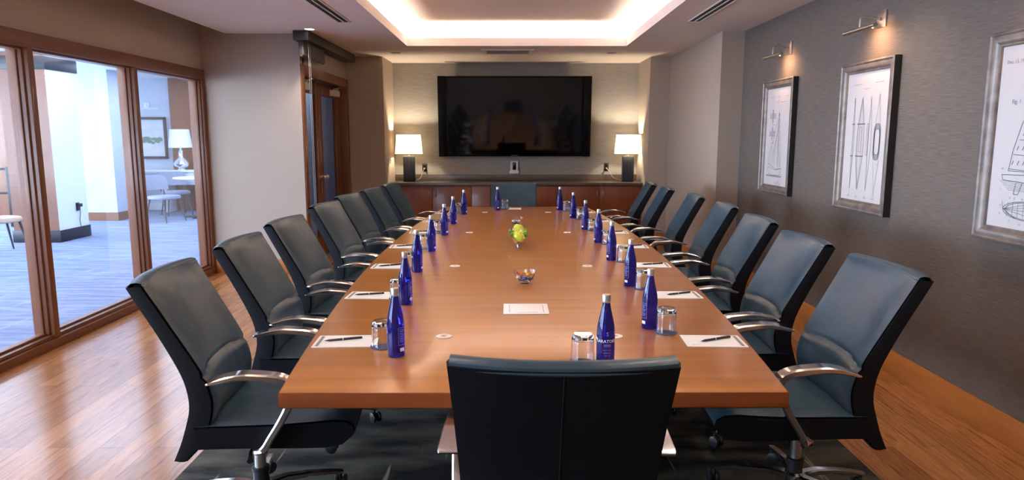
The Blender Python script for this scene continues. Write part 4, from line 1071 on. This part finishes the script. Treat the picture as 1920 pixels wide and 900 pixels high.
# desk with drawers, lamp, framed landscape and its light
r = tag(empty('writing_desk', (-6.75, 14.05, 0)), 'white writing desk with drawers against the lounge back wall', 'desk')
m = MB(); m.box(-.98, .9, -.27, .14, .80, .84, .004); m.build('desktop', 'desk', r)
m = MB(); m.box(-.12, .85, -.24, .13, .55, .80, .003); m.box(-.12, -.06, -.24, .13, .1, .55, .003); m.box(.79, .85, -.24, .13, .1, .55, .003); m.box(-.98, -.92, -.24, .13, 0, .8, .003); m.box(-.12, -.06, -.24, .13, 0, .1); m.box(.79, .85, -.24, .13, 0, .1); m.build('carcass', 'desk', r)
for k in range(3):
    x0 = -.05+.28*k
    m = MB(); m.box(x0, x0+.26, -.255, -.24, .60, .78, .003); d = m.build('drawer', 'desk', r)
    m = MB(); m.tube([(x0+.09, -.27, .69), (x0+.17, -.27, .69)], .006, 8); m.tube([(x0+.09, -.27, .69), (x0+.09, -.25, .69)], .004, 6); m.tube([(x0+.17, -.27, .69), (x0+.17, -.25, .69)], .004, 6); m.build('pull', 'nickel', d)
r = tag(empty('table_lamp', (-6.56, 13.98, .841)), 'mercury glass gourd lamp with white shade on the lounge desk', 'lamp')
m = MB(); m.lathe([(.07, 0), (.07, .02), (.05, .03), (.13, .07), (.15, .12), (.12, .18), (.05, .24), (.035, .30), (.045, .36), (.02, .40), (.02, .46)], 28); m.build('base', 'mercury', r)
m = MB(); m.lathe([(.22, .44), (.18, .80)], 32, capb=False, capt=False); m.build('lamp_shade', 'shade_white', r)
m = MB(); m.sphere((0, 0, .55), .035, n=14); m.build('bulb', 'bulb', r)
r = tag(empty('framed_landscape', (-7.5, 14.34, 1.47)), 'dark framed landscape picture on the lounge back wall above the desk', 'picture')
m = MB(); W, H = .52, .42
for a in ((-W, W, -H, -H+.05), (-W, W, H-.05, H), (-W, -W+.05, -H, H), (W-.05, W, -H, H)): m.box(a[0], a[1], -.05, 0, a[2], a[3], .004)
m.build('picture_frame', 'dark_leg', r)
M['landscape'] = noisy(mat('pale_landscape', rough=.6), srgb(206, 206, 204), srgb(170, 184, 196), (1, 1, 3), 2.2, 6)
m = MB(); m.box(-W+.04, W-.04, -.02, -.01, -H+.04, H-.04); 
m.mi = 1; rs = random.Random(5)
for k in range(22):
    cx_, cz_ = .18+rs.uniform(-.16, .2), -.05+rs.uniform(-.06, .06); q = rs.uniform(.02, .05); nn2 = 7
    m.cap([m.bm.verts.new((cx_+q*1.6*math.cos(2*PI*i/nn2), -.0206-.0001*k, cz_+q*.7*math.sin(2*PI*i/nn2))) for i in range(nn2)])
M['foliage'] = mat('painted_foliage', srgb(96, 124, 110), .7)
m.build('painting', ['landscape', 'foliage'], r, smooth=False)
r = tag(empty('picture_light', (-7.36, 14.35, 2.12)), 'white picture light above the lounge landscape picture', 'picture light')
m = MB(); m.box(-.06, .06, -.012, -.001, -.06, .06, .002); m.build('wall_plate', 'desk', r)
m = MB(); m.tube([(0, -.012, 0), (.1, -.2, .02), (.16, -.24, -.06)], .006, 8); m.build('arm', 'nickel', r)
m = MB(); m.tube([(-.05, -.24, -.07), (.35, -.24, -.07)], .016, 10); m.build('lamp_bar', 'desk', r)
# black railing by the lounge window
r = tag(empty('railing', (-8.6, 11.6, 0)), 'black metal railing at the left edge beyond the glazing', 'railing')
m = MB()
for z in (.55, .95): m.box(-1.3, .3, -.015, .015, z, z+.035, .003)
m.build('rail', 'black', r)
for x in (-1.2, -.5, .27):
    m = MB(); m.box(x-.03, x+.03, -.03, .03, 0, 1.0, .004); m.build('post', 'black', r)
